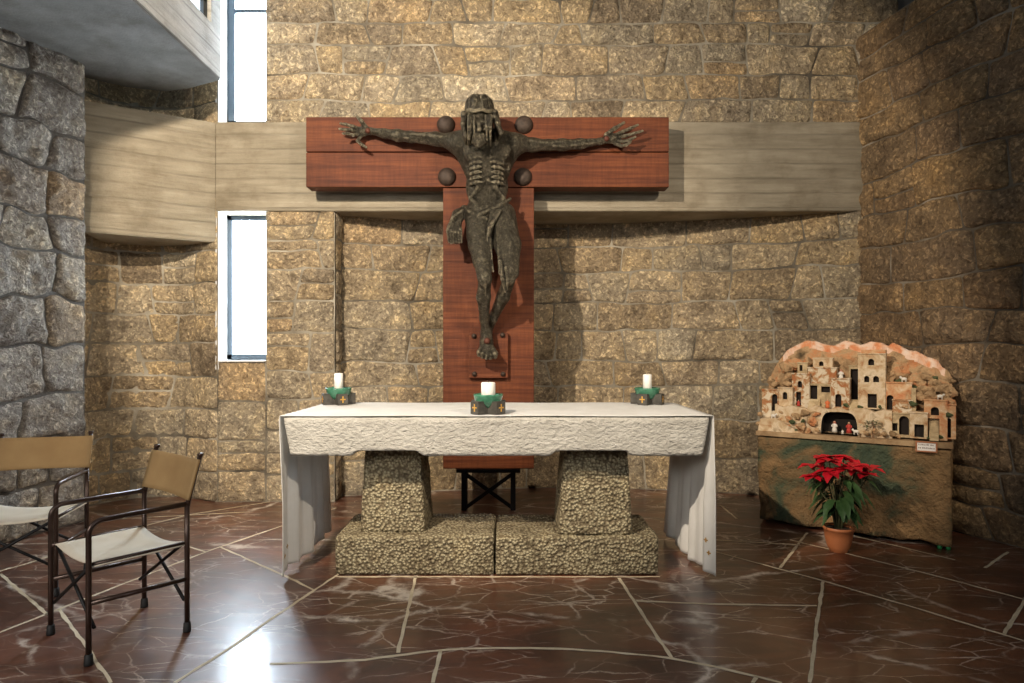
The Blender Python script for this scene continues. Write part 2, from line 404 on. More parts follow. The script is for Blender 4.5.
# ------------------------------------------------------------------ room shell
BW = 5.90            # depth of the flat back wall
BX0, BX1 = -2.72, 3.21
class Path:
    def __init__(s, pts, sub=1):
        pts = [Vector(p) for p in pts]
        if sub > 1 and len(pts) > 2:       # Catmull-Rom
            out = []
            for i in range(len(pts)-1):
                p0 = pts[max(i-1, 0)]; p1 = pts[i]; p2 = pts[i+1]; p3 = pts[min(i+2, len(pts)-1)]
                for k in range(sub):
                    t = k/sub
                    out.append(0.5*((2*p1)+(p2-p0)*t+(2*p0-5*p1+4*p2-p3)*t*t+(3*p1-p0-3*p2+p3)*t**3))
            out.append(pts[-1]); pts = out
        s.p = np.array([(v.x, v.y) for v in pts])
        seg = np.linalg.norm(np.diff(s.p, axis=0), axis=1)
        s.s = np.concatenate([[0], np.cumsum(seg)]); s.len = s.s[-1]
        t = np.gradient(s.p, s.s, axis=0) if len(s.p) > 2 else np.repeat(np.diff(s.p, axis=0), 2, 0)
        t /= np.linalg.norm(t, axis=1, keepdims=True)
        s.n = np.stack([t[:, 1], -t[:, 0]], 1)     # right-hand side of travel = towards the room
    def at(s, q):
        return np.interp(q, s.s, s.p[:, 0]), np.interp(q, s.s, s.p[:, 1]), np.interp(q, s.s, s.n[:, 0]), np.interp(q, s.s, s.n[:, 1])

def stone_wall(name, path, regions, mats, course=(0.24, 0.34), length=(0.28, 0.75), seed=1, proud=0.016, wob=0.020, joint=0.0045, rough=0.012, step=0.03):
    rng = random.Random(seed)
    V = []; F = []; MI = []; base = 0
    def put(S, Z, H):                       # grids (a,b) -> quads
        nonlocal base
        a, b = S.shape
        x, y, nx, ny = path.at(S)
        P = np.stack([x+nx*H, y+ny*H, Z], -1).reshape(-1, 3)
        i = np.arange(a*b).reshape(a, b)+base
        q = np.stack([i[:-1, :-1], i[1:, :-1], i[1:, 1:], i[:-1, 1:]], -1).reshape(-1, 4)
        V.append(P); F.append(q); base += a*b
        return len(q)
    for (s0, s1, z0, z1) in regions:
        ns = max(2, int((s1-s0)/0.12)+1); 
        S, Z = np.meshgrid(np.linspace(s0, s1, ns), np.linspace(z0, z1, 2), indexing='ij')
        MI += [1]*put(S, Z, np.zeros_like(S))
        # courses
        zs = [z0]
        while zs[-1] < z1-1e-6:
            h = rng.uniform(*course)
            if z1-(zs[-1]+h) < course[0]*0.7: h = z1-zs[-1] if z1-zs[-1] < course[1]*1.25 else (z1-zs[-1])/2
            zs.append(min(z1, zs[-1]+h))
        amps = [0]+[wob]*(len(zs)-2)+[0]; sd = [rng.randint(1, 9999) for _ in zs]
        def zb(k, s): return zs[k]+amps[k]*(2.0*vnoise(np.asarray(s)*1.3, np.zeros_like(s)+k*3.1, sd[k])+1.2*vnoise(np.asarray(s)*6, np.zeros_like(s)+k, sd[k]+1))
        for k in range(len(zs)-1):
            ss = [s0]
            while ss[-1] < s1-1e-6:
                L = rng.uniform(*length)
                if s1-(ss[-1]+L) < length[0]*0.6: L = s1-ss[-1] if s1-ss[-1] < length[1]*1.2 else (s1-ss[-1])/2
                ss.append(min(s1, ss[-1]+L))
            tl = [0]+[rng.uniform(-0.045, 0.045) for _ in ss[1:-1]]+[0]
            for j in range(len(ss)-1):
                subs = [(0.0, 1.0, 0.0, 1.0)]
                q = rng.random(); LL = ss[j+1]-ss[j]
                if q < 0.16 and 0.25 < LL < 0.6 and zs[k+1]-zs[k] > 0.27:
                    t = rng.uniform(0.35, 0.65); subs = [(0, 1, 0, t), (0, 1, t, 1)]
                elif q < 0.20 and LL > 0.5:
                    t = rng.uniform(0.3, 0.6); a_ = rng.uniform(0.4, 0.6); subs = [(0, t, 0, 1), (t, 1, 0, a_), (t, 1, a_, 1)]
                for (a0, a1, b0, b1) in subs:
                    pr = proud*rng.uniform(0.55, 1.25); sdn = rng.randint(1, 99999)
                    wl = (a1-a0)*LL; hl = (b1-b0)*(zs[k+1]-zs[k])
                    def knots(L):
                        n = max(2, int(round(L/step))); e = min(0.011, L*0.12)
                        return np.concatenate([[0, e*0.35/L, e/L], np.linspace(0, 1, n+1)[1:-1]*(1-3.2*e/L)+1.6*e/L, [1-e/L, 1-e*0.35/L, 1]])
                    u = knots(wl); v = knots(hl)
                    U, Vv = np.meshgrid(u, v, indexing='ij')
                    ua = a0+(a1-a0)*U; va = b0+(b1-b0)*Vv
                    zz_t = ua*0+va
                    sl = ss[j]+tl[j]*(zz_t-0.5)*2; sr = ss[j+1]+tl[j+1]*(zz_t-0.5)*2
                    S = sl+(sr-sl)*ua
                    Z = zb(k, S)*(1-va)+zb(k+1, S)*va
                    # joint inset, wobbling
                    def inset(T, L, wobn):
                        e0 = joint*(1+1.3*wobn[0]); e1 = joint*(1+1.3*wobn[1])
                        return (e0*(1-T)-e1*T)
                    w0 = vnoise(Z*11, S*3, sdn); w1 = vnoise(Z*11, S*3+9, sdn+1)
                    w2 = vnoise(S*11, Z*3, sdn+2); w3 = vnoise(S*11, Z*3+9, sdn+3)
                    S2 = S+inset(U, wl, (w0, w1)); Z2 = Z+inset(Vv, hl, (w2, w3))
                    # rounded corners
                    ex = np.minimum(U, 1-U)*wl; ez = np.minimum(Vv, 1-Vv)*hl
                    cr = 0.03; kx = np.clip(1-ex/cr, 0, 1); kz = np.clip(1-ez/cr, 0, 1); kk = kx*kz
                    S2 = S2+np.where(U < 0.5, 1, -1)*kk*0.009; Z2 = Z2+np.where(Vv < 0.5, 1, -1)*kk*0.009
                    e = np.minimum(ex, ez)
                    H = -0.004+pr*(1-np.exp(-e/0.008))+0.25*pr*(1-np.exp(-e/0.06))
                    m_ = np.clip(e/0.02, 0, 1)
                    H = H+m_*rough*(2.2*vnoise(S*9, Z*9, sdn)+1.6*vnoise(S*21, Z*21, sdn+7))
                    H = np.maximum(H, 0.0045*m_-0.004*(1-m_))
                    MI += [0]*put(S2, Z2, H)
    V = np.concatenate(V); F = np.concatenate(F)
    o = from_np(name, V, F, mats, smooth=True, midx=MI)
    return struct(o)

TOPZ = 6.2
mw = Path([(BX0, BW), (BX1+0.4, BW)])
def sx(x): return x-BX0
WX1 = -2.268
S2 = [M['stone'], M['mortar']]
stone_wall('wall_back', mw, [(0, sx(WX1), 0, 1.30), (sx(WX1), sx(-1.632), 0, 2.69), (sx(WX1), sx(BX1+0.35), 3.49, TOPZ)], S2, seed=11, course=(0.20, 0.36), length=(0.22, 0.68))
nich = Path([(-1.632, 5.92), (-1.632, 6.12)])
stone_wall('wall_niche_side', nich, [(0, 0.2, 0, 2.75)], S2, seed=5)
npth = Path([(-1.64, 6.12), (-0.8, 6.34), (0.3, 6.50), (1.3, 6.44), (2.3, 6.20), (3.24, 5.88)], 6)
stone_wall('wall_niche', npth, [(0, npth.len, 0, 2.80)], S2, seed=23, course=(0.23, 0.36), length=(0.25, 0.75))
rp = Path([(3.20, 5.95), (3.33, 5.35), (3.42, 4.92), (3.62, 4.5), (3.90, 3.7), (4.15, 2.6), (4.25, 1.0), (4.25, -0.5), (4.25, -2.6)], 5)
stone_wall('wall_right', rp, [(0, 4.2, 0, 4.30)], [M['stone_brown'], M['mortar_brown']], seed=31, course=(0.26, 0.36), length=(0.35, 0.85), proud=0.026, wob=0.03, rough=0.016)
lp = Path([(-4.25, -2.6), (-4.25, 0.5), (-4.1, 2.4), (-3.88, 3.7), (-3.70, 4.55), (-3.50, 5.24)], 5)
stone_wall('wall_left', lp, [(lp.len-4.2, lp.len, 0, 3.9)], [M['stone_grey'], M['mortar_dark']], seed=47, course=(0.30, 0.44), length=(0.34, 0.70), proud=0.036, wob=0.06, joint=0.008, rough=0.022)
le = Path([(-3.50, 5.24), (-3.78, 5.34)])
stone_wall('wall_left_end', le, [(0, le.len, 0, 3.9)], [M['stone_grey'], M['mortar_dark']], seed=48)
ln = Path([(-3.72, 5.25), (-3.80, 5.70), (-3.60, 6.02), (-3.20, 6.10), (-2.80, 5.93), (-2.705, 5.885)], 6)
stone_wall('wall_left_niche', ln, [(0, ln.len, 0, 3.95)], S2, seed=53, course=(0.22, 0.32), length=(0.25, 0.6))
bm = bmesh.new(); bm_box(bm, (-2.17, BW+0.03, 0), (-1.645, 6.35, 2.69)); bm_box(bm, (-4.6, 6.75, 0), (4.6, 6.9, TOPZ)); bm_box(bm, (-4.6, 1.6, 0), (-4.45, 6.9, TOPZ))
struct(from_bm('wall_backing', bm, M['plain']))  # unseen backing boxes, added to stop light leaking round the stone walls
# plain continuation of the side walls beside and behind the viewpoint, and the ceiling
bm = bmesh.new(); bm_box(bm, (4.25, -2.7, 0), (4.45, 2.3, TOPZ)); bm_box(bm, (4.45, 2.1, 0), (4.6, 7.0, TOPZ)); bm_box(bm, (3.5, 6.0, 0), (4.6, 6.2, TOPZ)); struct(from_bm('wall_right_front', bm, M['plain']))
bm = bmesh.new(); bm_box(bm, (-4.45, -2.7, 0), (-4.25, 1.6, TOPZ)); struct(from_bm('wall_left_front', bm, M['plain']))
bm = bmesh.new(); bm_box(bm, (-4.45, -2.9, 0), (4.45, -2.7, TOPZ)); struct(from_bm('wall_front', bm, M['plain']))
bm = bmesh.new(); bm_box(bm, (-4.6, -2.9, TOPZ), (4.6, 7.0, TOPZ+0.2)); struct(from_bm('ceiling', bm, M['plain']))

# beam, left block, gallery
def quadgrid_prism(name, poly, z0, z1, m, step=0.2):
    bm = bmesh.new(); bm_prism(bm, poly, z0, z1)
    es = [e for e in bm.edges]
    bmesh.ops.bevel(bm, geom=es, offset=0.008, segments=2, affect='EDGES')
    return struct(from_bm(name, bm, m))
quadgrid_prism('trim_1', [(BX0, BW-0.035), (BX1+0.02, BW-0.035), (BX1+0.02, 6.72), (BX0, 6.72)], 2.675, 3.49, M['concrete'])
quadgrid_prism('trim_2', [(-3.60, 5.35), (-2.72, 5.885), (-2.72, 6.3), (-3.9, 6.3)], 2.39, 3.49, M['concrete'])
# gallery: soffit slab and concrete parapet wall with a window band above it
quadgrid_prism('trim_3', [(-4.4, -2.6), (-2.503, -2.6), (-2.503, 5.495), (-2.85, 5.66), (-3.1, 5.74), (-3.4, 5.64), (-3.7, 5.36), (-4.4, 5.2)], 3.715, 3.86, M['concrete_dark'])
GX = -2.50
bm = bmesh.new()
bm_box(bm, (GX-0.15, -2.6, 3.735), (GX, 5.50, 4.12))
bm_box(bm, (GX-0.15, 5.32, 4.12), (GX, 5.50, TOPZ))
bm_box(bm, (GX-0.15, -2.6, 5.4), (GX, 5.32, TOPZ))
struct(from_bm('wall_gallery', bm, M['concrete_grey']))
# ------------------------------------------------------------------ windows
def window(name, x0, x1, z0, z1, y, bars=(), fw=0.05):
    bm = bmesh.new()
    for lo, hi in (((x0, y-0.03, z0), (x0+fw, y+0.03, z1)), ((x1-fw, y-0.03, z0), (x1, y+0.03, z1)),
                   ((x0, y-0.03, z0), (x1, y+0.03, z0+fw)), ((x0, y-0.03, z1-fw), (x1, y+0.03, z1))):
        bm_box(bm, lo, hi, 0.004)
    for z in bars: bm_box(bm, (x0, y-0.025, z-0.018), (x1, y+0.025, z+0.018), 0.004)
    o = struct(from_bm(name, bm, M['frame']))
    from_np('pane', [(x0+0.01, y, z0+0.01), (x1-0.01, y, z0+0.01), (x1-0.01, y, z1-0.01), (x0+0.01, y, z1-0.01)], [(0, 1, 2, 3)], M['pane'], o)
    return o
WY = 6.10
window('window_1', -2.705, -2.24, 1.31, 2.68, WY)
window('window_2', -2.705, -2.24, 3.50, TOPZ-0.02, WY, bars=(4.62,), fw=0.075)
# reveals: stone jambs, sill
bm = bmesh.new()
bm_box(bm, (-2.73, BW-0.01, 1.22), (-2.70, 6.3, 2.69)); bm_box(bm, (-2.73, BW-0.01, 3.49), (-2.70, 6.3, TOPZ))
bm_box(bm, (WX1, BW+0.005, 1.28), (WX1+0.09, 6.3, 2.69)); bm_box(bm, (WX1, BW+0.005, 3.49), (WX1+0.09, 6.3, TOPZ))
bm_box(bm, (-2.70, BW-0.026, 1.290), (WX1-0.005, 6.3, 1.304))
struct(from_bm('trim_4', bm, M['reveal']))
# gallery window band (left, above the parapet)
bm = bmesh.new()
bm_box(bm, (GX-0.09, -2.5, 4.27), (GX-0.03, 5.30, 4.33), 0.004); bm_box(bm, (GX-0.09, 5.25, 4.12), (GX-0.03, 5.31, 5.38), 0.004)
for yy in (4.0, 2.7, 1.4, 0.1): bm_box(bm, (GX-0.09, yy, 4.30), (GX-0.03, yy+0.05, 5.38), 0.004)
g = struct(from_bm('window_3', bm, M['frame']))
from_np('pane', [(GX-0.06, -2.5, 4.12), (GX-0.06, 5.29, 4.12), (GX-0.06, 5.29, 5.4), (GX-0.06, -2.5, 5.4)], [(0, 1, 2, 3)], M['pane_side'], g)

# ------------------------------------------------------------------ floor with grout
def build_floor():
    bm = bmesh.new()
    nx, ny = 24, 26
    xs = [-4.45+8.9*i/nx for i in range(nx+1)]; ys = [-2.9+9.6*j/ny for j in range(ny+1)]
    g = [[bm.verts.new((x, y, 0)) for y in ys] for x in xs]
    for i in range(nx):
        for j in range(ny): bm.faces.new((g[i][j], g[i+1][j], g[i+1][j+1], g[i][j+1]))
    b = [bm.verts.new(p) for p in ((-4.45, -2.9, -0.15), (4.45, -2.9, -0.15), (4.45, 6.7, -0.15), (-4.45, 6.7, -0.15))]
    bm.faces.new(b[::-1])
    lines = [
        [(339, 574), (270, 620), (233, 646), (175, 683)], [(270, 664), (325, 662.5), (365, 660), (433, 651), (480, 648.5), (531, 648), (600, 651), (668, 658), (715, 667), (757, 677), (782, 683)],
        [(416, 576), (398, 653)], [(441, 651), (433, 683)], [(619, 578), (671, 658)], [(635, 601), (720, 604.5), (817, 606)], [(823, 581), (817, 625), (810, 683)],
        [(690, 545), (716, 552), (823, 581), (905, 605), (997, 633), (1024, 641)], [(807, 533), (780, 568)], [(1040, 575), (1004, 634)], [(790, 540), (848, 554), (940, 577), (1018, 598), (1040, 604)],
        [(1008, 552), (985, 568)], [(720, 505), (737, 519)], [(850, 535), (955, 560)],
        [(-40, 648), (0, 632.5), (85, 599), (206, 552), (279, 527), (336, 508)], [(188.5, 546.7), (206, 552)], [(219.6, 546.7), (285, 576), (314, 590)],
        [(60, 548), (146, 525.6), (188, 515), (238, 507), (270, 502)], [(59, 609), (85, 645), (111, 683)], [(0, 574), (48, 615)], [(-20, 577), (30, 563), (110, 536)], [(757, 677), (753, 683)],
        [(660, 522), (714, 523)], [(714, 540), (800, 545)], [(100, 520), (250, 512)], [(336, 577), (660, 577)]]
    rng = random.Random(3)
    for L in lines:
        P = [FLOORPT(*p) for p in L]
        # resample, wobble
        Q = []
        for a, c in zip(P, P[1:]):
            n = max(1, int((c-a).length/0.06))
            Q += [a.lerp(c, t/n) for t in range(n)]
        Q.append(P[-1])
        pv = None
        for i, p in enumerate(Q):
            t = (Q[min(i+1, len(Q)-1)]-Q[max(i-1, 0)]).normalized(); s = Vector((-t.y, t.x, 0))
            hw = 0.0085*rng.uniform(0.75, 1.3); off = rng.uniform(-0.003, 0.003)
            a = bm.verts.new(p+s*(off+hw)+Vector((0, 0, 0.0015))); c = bm.verts.new(p+s*(off-hw)+Vector((0, 0, 0.0015)))
            if pv:
                f = bm.faces.new((pv[0], pv[1], c, a)); f.material_index = 1
            pv = (a, c)
    for f in bm.faces:
        f.normal_update()
        if f.normal.z < 0 and f.calc_center_median().z > -0.05: f.normal_flip()
    me = bpy.data.meshes.new('floor'); bm.to_mesh(me); bm.free()
    return struct(link('floor', me, [M['marble'], M['grout']]))
build_floor()
# ------------------------------------------------------------------ implicit surfaces (for the bronze figure)
class SDF:
    def __init__(s, lo, hi, h):
        s.lo = np.array(lo, np.float32); s.h = h
        s.n = np.ceil((np.array(hi)-np.array(lo))/h).astype(int)+1
        s.F = np.full(s.n, 1.0, np.float32)
    def _win(s, lo, hi, pad):
        a = np.clip(np.floor((np.array(lo)-pad-s.lo)/s.h).astype(int), 0, s.n-1)
        b = np.clip(np.ceil((np.array(hi)+pad-s.lo)/s.h).astype(int)+1, 1, s.n)
        sl = tuple(slice(i, j) for i, j in zip(a, b))
        ax = [s.lo[k]+s.h*np.arange(a[k], b[k], dtype=np.float32) for k in range(3)]
        return sl, ax[0][:, None, None], ax[1][None, :, None], ax[2][None, None, :]
    def _mix(s, sl, d, k, sub):
        A = s.F[sl]
        if sub:
            d = -d; hh = np.clip(0.5-0.5*(A-d)/k, 0, 1); s.F[sl] = A*(1-hh)+d*hh+k*hh*(1-hh)
        else:
            hh = np.clip(0.5+0.5*(A-d)/k, 0, 1); s.F[sl] = A*(1-hh)+d*hh-k*hh*(1-hh)
    def cap(s, a, b, ra, rb=None, k=0.02, sub=False):
        rb = ra if rb is None else rb
        a = np.array(a, np.float32); b = np.array(b, np.float32)
        sl, X, Y, Z = s._win(np.minimum(a, b), np.maximum(a, b), max(ra, rb)+k+3*s.h)
        ab = b-a; L2 = float(ab@ab)+1e-9
        t = np.clip(((X-a[0])*ab[0]+(Y-a[1])*ab[1]+(Z-a[2])*ab[2])/L2, 0, 1)
        d = np.sqrt((X-a[0]-t*ab[0])**2+(Y-a[1]-t*ab[1])**2+(Z-a[2]-t*ab[2])**2)-(ra+(rb-ra)*t)
        s._mix(sl, d, k, sub)
    def chain(s, pts, rs, k=0.02, sub=False):
        for i in range(len(pts)-1): s.cap(pts[i], pts[i+1], rs[i], rs[i+1], k, sub)
    def ell(s, c, r, k=0.03, rot=None, sub=False):
        c = np.array(c, np.float32); r = np.array(r, np.float32); R = float(max(r))
        sl, X, Y, Z = s._win(c-R, c+R, k+3*s.h)
        X = X-c[0]; Y = Y-c[1]; Z = Z-c[2]
        if rot is not None:
            m = np.array(rot.transposed()) if hasattr(rot, 'transposed') else rot
            X, Y, Z = (m[0][0]*X+m[0][1]*Y+m[0][2]*Z, m[1][0]*X+m[1][1]*Y+m[1][2]*Z, m[2][0]*X+m[2][1]*Y+m[2][2]*Z)
        q = np.sqrt((X/r[0])**2+(Y/r[1])**2+(Z/r[2])**2)
        g = np.sqrt((X/r[0]**2)**2+(Y/r[1]**2)**2+(Z/r[2]**2)**2)
        d = q*(q-1)/np.maximum(g, 1e-6)
        s._mix(sl, d.astype(np.float32), k, sub)
    def mesh(s):
        F = s.F; n = F.shape; I = F < 0
        cnt = np.zeros((n[0]-1, n[1]-1, n[2]-1), np.int8)
        for dx in (0, 1):
            for dy in (0, 1):
                for dz in (0, 1):
                    cnt += I[dx:n[0]-1+dx, dy:n[1]-1+dy, dz:n[2]-1+dz]
        act = np.argwhere((cnt > 0) & (cnt < 8))
        ids = np.full(cnt.shape, -1, np.int32); ids[tuple(act.T)] = np.arange(len(act))
        acc = np.zeros((len(act), 3)); c = np.zeros(len(act))
        cor = [(dx, dy, dz) for dx in (0, 1) for dy in (0, 1) for dz in (0, 1)]
        val = {q: F[act[:, 0]+q[0], act[:, 1]+q[1], act[:, 2]+q[2]] for q in cor}
        for p in cor:
            for ax in range(3):
                if p[ax]: continue
                q = list(p); q[ax] = 1; q = tuple(q)
                a, b = val[p], val[q]; m = (a < 0) != (b < 0)
                t = np.where(m, a/np.where(m, a-b, 1), 0)
                pt = np.tile(np.array(p, float), (len(act), 1)); pt[:, ax] = t
                acc[m] += pt[m]; c[m] += 1
        V = s.lo+s.h*(act+acc/c[:, None])
        Q = []
        for ax in range(3):
            b, d = [(1, 2), (2, 0), (0, 1)][ax]
            lo = [slice(1, n[k]-1) for k in range(3)]; lo[ax] = slice(0, n[ax]-1)
            hi = list(lo); hi[ax] = slice(1, n[ax])
            A = I[tuple(lo)]; B = I[tuple(hi)]
            e = np.argwhere(A != B); off = np.array([1, 1, 1]); off[ax] = 0; e2 = e+off
            flip = A[tuple(e.T)]
            def cell(sb, sd):
                z = e2.copy(); z[:, b] -= sb; z[:, d] -= sd; return ids[tuple(z.T)]
            q = np.stack([cell(1, 1), cell(0, 1), cell(0, 0), cell(1, 0)], 1)
            q[~flip] = q[~flip][:, ::-1]
            Q.append(q)
        return V, np.concatenate(Q)

# ------------------------------------------------------------------ crucifix
def crucifix():
    YF = 5.60; YB = 5.76
    x0, x1 = (306-CX)*YF/FPX, (669-CX)*YF/FPX
    z1, z0 = CAMZ+(HY-117)*YF/FPX, CAMZ+(HY-187)*YF/FPX
    sx0, sx1 = (443-CX)*YF/FPX, (534-CX)*YF/FPX
    root = thing('crucifix', 'large reddish wooden cross with a dark bronze figure nailed to it, behind the altar', 'crucifix', (0, 0, 0))
    zm = (z0+z1)/2
    for a, b in ((zm+0.004, z1), (z0, zm-0.004)):
        bm = bmesh.new(); bm_box(bm, (x0, YF, a), (x1, YB, b), 0.006); from_bm('crossbeam_plank', bm, M['wood'], root)
    bm = bmesh.new(); bm_box(bm, (sx0, YF, 0.36), (sx1, YB, z0-0.008), 0.006); from_bm('upright', bm, M['wood'], root)
    for a, b in ((-1.2, -0.9), (0.5, 0.8), (-0.36, -0.06)):
        bm = bmesh.new(); bm_box(bm, (a, YB-0.005, 2.95), (b, BW-0.035, 3.25)); from_bm('wall_bracket', bm, M['black_steel'], root)
    for px, py in ((446, 125), (524, 125), (447, 177), (523, 177)):
        p = W(px, py, YF); r = 9.0*YF/FPX
        bm = bmesh.new(); bm_lathe(bm, [(0, 0.052), (r*0.55, 0.047), (r*0.88, 0.03), (r, 0.01), (r, 0.0), (0, 0)], 28)
        bmesh.ops.transform(bm, matrix=Matrix.Translation(p) @ Matrix.Rotation(math.pi/2, 4, 'X'), verts=bm.verts)
        from_bm('bolt', bm, M['bolt'], root, True)
    # foot plate with four bolts
    a = W(469, 378, 5.58); b = W(508, 333, 5.58)
    bm = bmesh.new(); bm_box(bm, (a.x, 5.545, a.z), (b.x, YF+0.002, b.z), 0.004); fp = from_bm('foot_plate', bm, M['wood'], root)
    for px, py in ((474, 336), (502.5, 335), (474.5, 374), (503, 374)):
        p = W(px, py, 5.545)
        bm = bmesh.new(); bm_lathe(bm, [(0, 0.03), (0.014, 0.026), (0.021, 0.012), (0.022, 0), (0, 0)], 16)
        bmesh.ops.transform(bm, matrix=Matrix.Translation(p) @ Matrix.Rotation(math.pi/2, 4, 'X'), verts=bm.verts)
        from_bm('plate_bolt', bm, M['bolt'], fp, True)

    # ---- the figure: one continuous implicit surface
    f = SDF((-1.56, 4.98, 1.26), (1.20, 5.62, 3.58), 0.0078)
    B = W
    # torso
    cx = B(487, 157, 5.37)
    f.ell(cx, (0.195, 0.125, 0.22), 0.03)
    f.ell(B(487, 187, 5.39), (0.178, 0.094, 0.20), 0.06)
    f.ell(B(488, 213, 5.40), (0.185, 0.115, 0.13), 0.06)
    # pectorals, shoulders, neck
    for px in (474, 500): f.ell(B(px, 151, 5.285), (0.085, 0.045, 0.07), 0.05)
    f.cap(B(460, 145, 5.38), B(513, 146, 5.38), 0.075, 0.075, 0.06)
    f.chain([B(482, 125, 5.26), B(486, 145, 5.36)], [0.062, 0.085], 0.05)
    f.cap(B(481, 131, 5.33), B(452, 140, 5.41), 0.05, 0.06, 0.05)
    f.cap(B(490, 133, 5.33), B(520, 142, 5.41), 0.05, 0.06, 0.05)
    # lats under the raised arms
    f.cap(B(456, 146, 5.42), B(469, 172, 5.40), 0.045, 0.035, 0.05); f.cap(B(516, 148, 5.42), B(505, 172, 5.40), 0.045, 0.035, 0.05)
    # ribs
    def front(x, z, c, r):
        q = 1-((x-c.x)/r[0])**2-((z-c.z)/r[2])**2
        return c.y-r[1]*math.sqrt(max(q, 0.02))
    for i in range(6):
        for sg in (-1, 1):
            pts = []
            for t in (0.1, 0.35, 0.6, 0.85, 1.0):
                px = 486.5+sg*(3.5+13.5*t); py = 157+i*5.0+4.5*t*t-2.0*t
                q = B(px, py, 5.37); y = front(q.x, q.z, B(486.5, 162, 5.37), (0.195, 0.125, 0.34))+0.003
                pts.append(B(px, py, y-0.002))
            f.chain(pts, [0.005, 0.009, 0.010, 0.009, 0.006], 0.02)
    # costal arch, sternum groove, belly hollow
    for sg in (-1, 1):
        f.chain([B(487+sg*1, 180, 5.285), B(487+sg*8, 187, 5.295), B(487+sg*16, 197, 5.32)], [0.006, 0.010, 0.006], 0.035)
    f.chain([B(487, 150, 5.225), B(487, 176, 5.252)], [0.012, 0.010], 0.02, sub=True)
    f.ell(B(487, 193, 5.255), (0.055, 0.03, 0.07), 0.05, sub=True)
    for sg in (-1, 1): f.chain([B(487+sg*17, 198, 5.31), B(487+sg*8, 209, 5.285)], [0.010, 0.006], 0.04)
    # clavicles
    f.chain([B(484, 143, 5.265), B(470, 141, 5.30), B(457, 138, 5.34)], [0.012, 0.013, 0.014], 0.02)
    f.chain([B(490, 144, 5.265), B(503, 142, 5.30), B(516, 139, 5.34)], [0.012, 0.013, 0.014], 0.02)
    # arms
    f.ell(B(456, 143, 5.40), (0.085, 0.075, 0.075), 0.04); f.ell(B(517, 144, 5.40), (0.085, 0.075, 0.075), 0.04)
    f.chain([B(455, 142, 5.41), B(436, 139, 5.44), B(411, 137, 5.47), B(398, 135.5, 5.48), B(384, 133.5, 5.50), B(371, 131, 5.515)],
            [0.064, 0.056, 0.044, 0.048, 0.037, 0.027], 0.03)
    f.chain([B(518, 144, 5.41), B(533, 145, 5.44), B(549, 145, 5.47), B(562, 145, 5.48), B(580, 144, 5.50), B(600, 141.5, 5.515)],
            [0.064, 0.056, 0.044, 0.049, 0.042, 0.028], 0.03)
    # tendons/veins on the arms
    f.chain([B(452, 138, 5.355), B(425, 135, 5.40), B(405, 134, 5.435)], [0.012, 0.016, 0.010], 0.014)
    f.chain([B(408, 138, 5.43), B(388, 134, 5.465), B(372, 131, 5.49)], [0.010, 0.012, 0.007], 0.01)
    f.chain([B(405, 134, 5.435), B(386, 131, 5.47), B(374, 129, 5.495)], [0.009, 0.009, 0.006], 0.01)
    f.chain([B(524, 140, 5.36), B(540, 142, 5.41), B(552, 143, 5.435)], [0.012, 0.016, 0.010], 0.014)
    f.chain([B(553, 146, 5.43), B(575, 145, 5.455), B(599, 142, 5.492)], [0.010, 0.012, 0.007], 0.01)
    f.chain([B(556, 142, 5.435), B(578, 141, 5.46), B(599, 139.5, 5.495)], [0.009, 0.009, 0.006], 0.01)
    # hands: palm + five separate fingers each
    def hand(wr, pc, fingers, thumb, rot):
        f.ell(pc, (0.056, 0.024, 0.044), 0.02, rot=Matrix.Rotation(rot, 3, 'Y'))
        f.cap(wr, pc, 0.027, 0.030, 0.02)
        for ch in fingers: f.chain(ch, [0.0165, 0.0150, 0.0140, 0.0110][:len(ch)], 0.008)
        f.chain(thumb, [0.021, 0.017, 0.0125], 0.012)
    Y = 5.52
    hand(B(371, 131, Y), B(362.5, 131.5, Y), [
        [B(359, 129, Y), B(353, 126.5, Y-0.03), B(346, 124.5, Y-0.045), B(340.5, 123.5, Y-0.05)],
        [B(358, 131.5, Y), B(351.5, 130, Y-0.035), B(345, 129.5, Y-0.055), B(339.5, 129, Y-0.05)],
        [B(358.5, 134, Y), B(353, 135, Y-0.04), B(347, 133.5, Y-0.06), B(343, 133.5, Y-0.085)],
        [B(360.5, 136.5, Y), B(357.5, 141, Y-0.03), B(361.5, 144.5, Y-0.055), B(366.5, 147.5, Y-0.05)]],
        [B(366, 127.5, Y-0.01), B(361.5, 121.5, Y-0.03), B(356.8, 116, Y-0.04)], 0.1)
    hand(B(600, 141.5, Y), B(612, 138.5, Y), [
        [B(616, 134.5, Y), B(623, 131.5, Y-0.03), B(631, 128, Y-0.045), B(638, 125, Y-0.045)],
        [B(617.5, 137.5, Y), B(625, 136, Y-0.035), B(634, 133.5, Y-0.05), B(642.5, 131, Y-0.05)],
        [B(617, 141, Y), B(624.5, 141.5, Y-0.04), B(630.5, 139.5, Y-0.065), B(635.5, 136.8, Y-0.075)],
        [B(615, 143.5, Y), B(621, 146, Y-0.03), B(626.5, 145, Y-0.06), B(630.5, 142, Y-0.07)]],
        [B(606, 135, Y-0.01), B(614.5, 128.5, Y-0.03), B(624, 122.8, Y-0.035)], -0.25)
    # head, bowed forward: skull, brow, nose, eyes, mouth, beard, ears
    f.ell(B(479.5, 113, 5.20), (0.100, 0.125, 0.125), 0.03)
    f.ell(B(479, 128, 5.14), (0.073, 0.075, 0.095), 0.04)
    f.cap(B(471, 122.5, 5.075), B(487, 122.5, 5.075), 0.018, 0.018, 0.02)
    for px in (473.5, 484.5):
        f.ell(B(px, 125.3, 5.062), (0.022, 0.022, 0.015), 0.012, sub=True); f.ell(B(px, 125.5, 5.078), (0.014, 0.012, 0.009), 0.004)
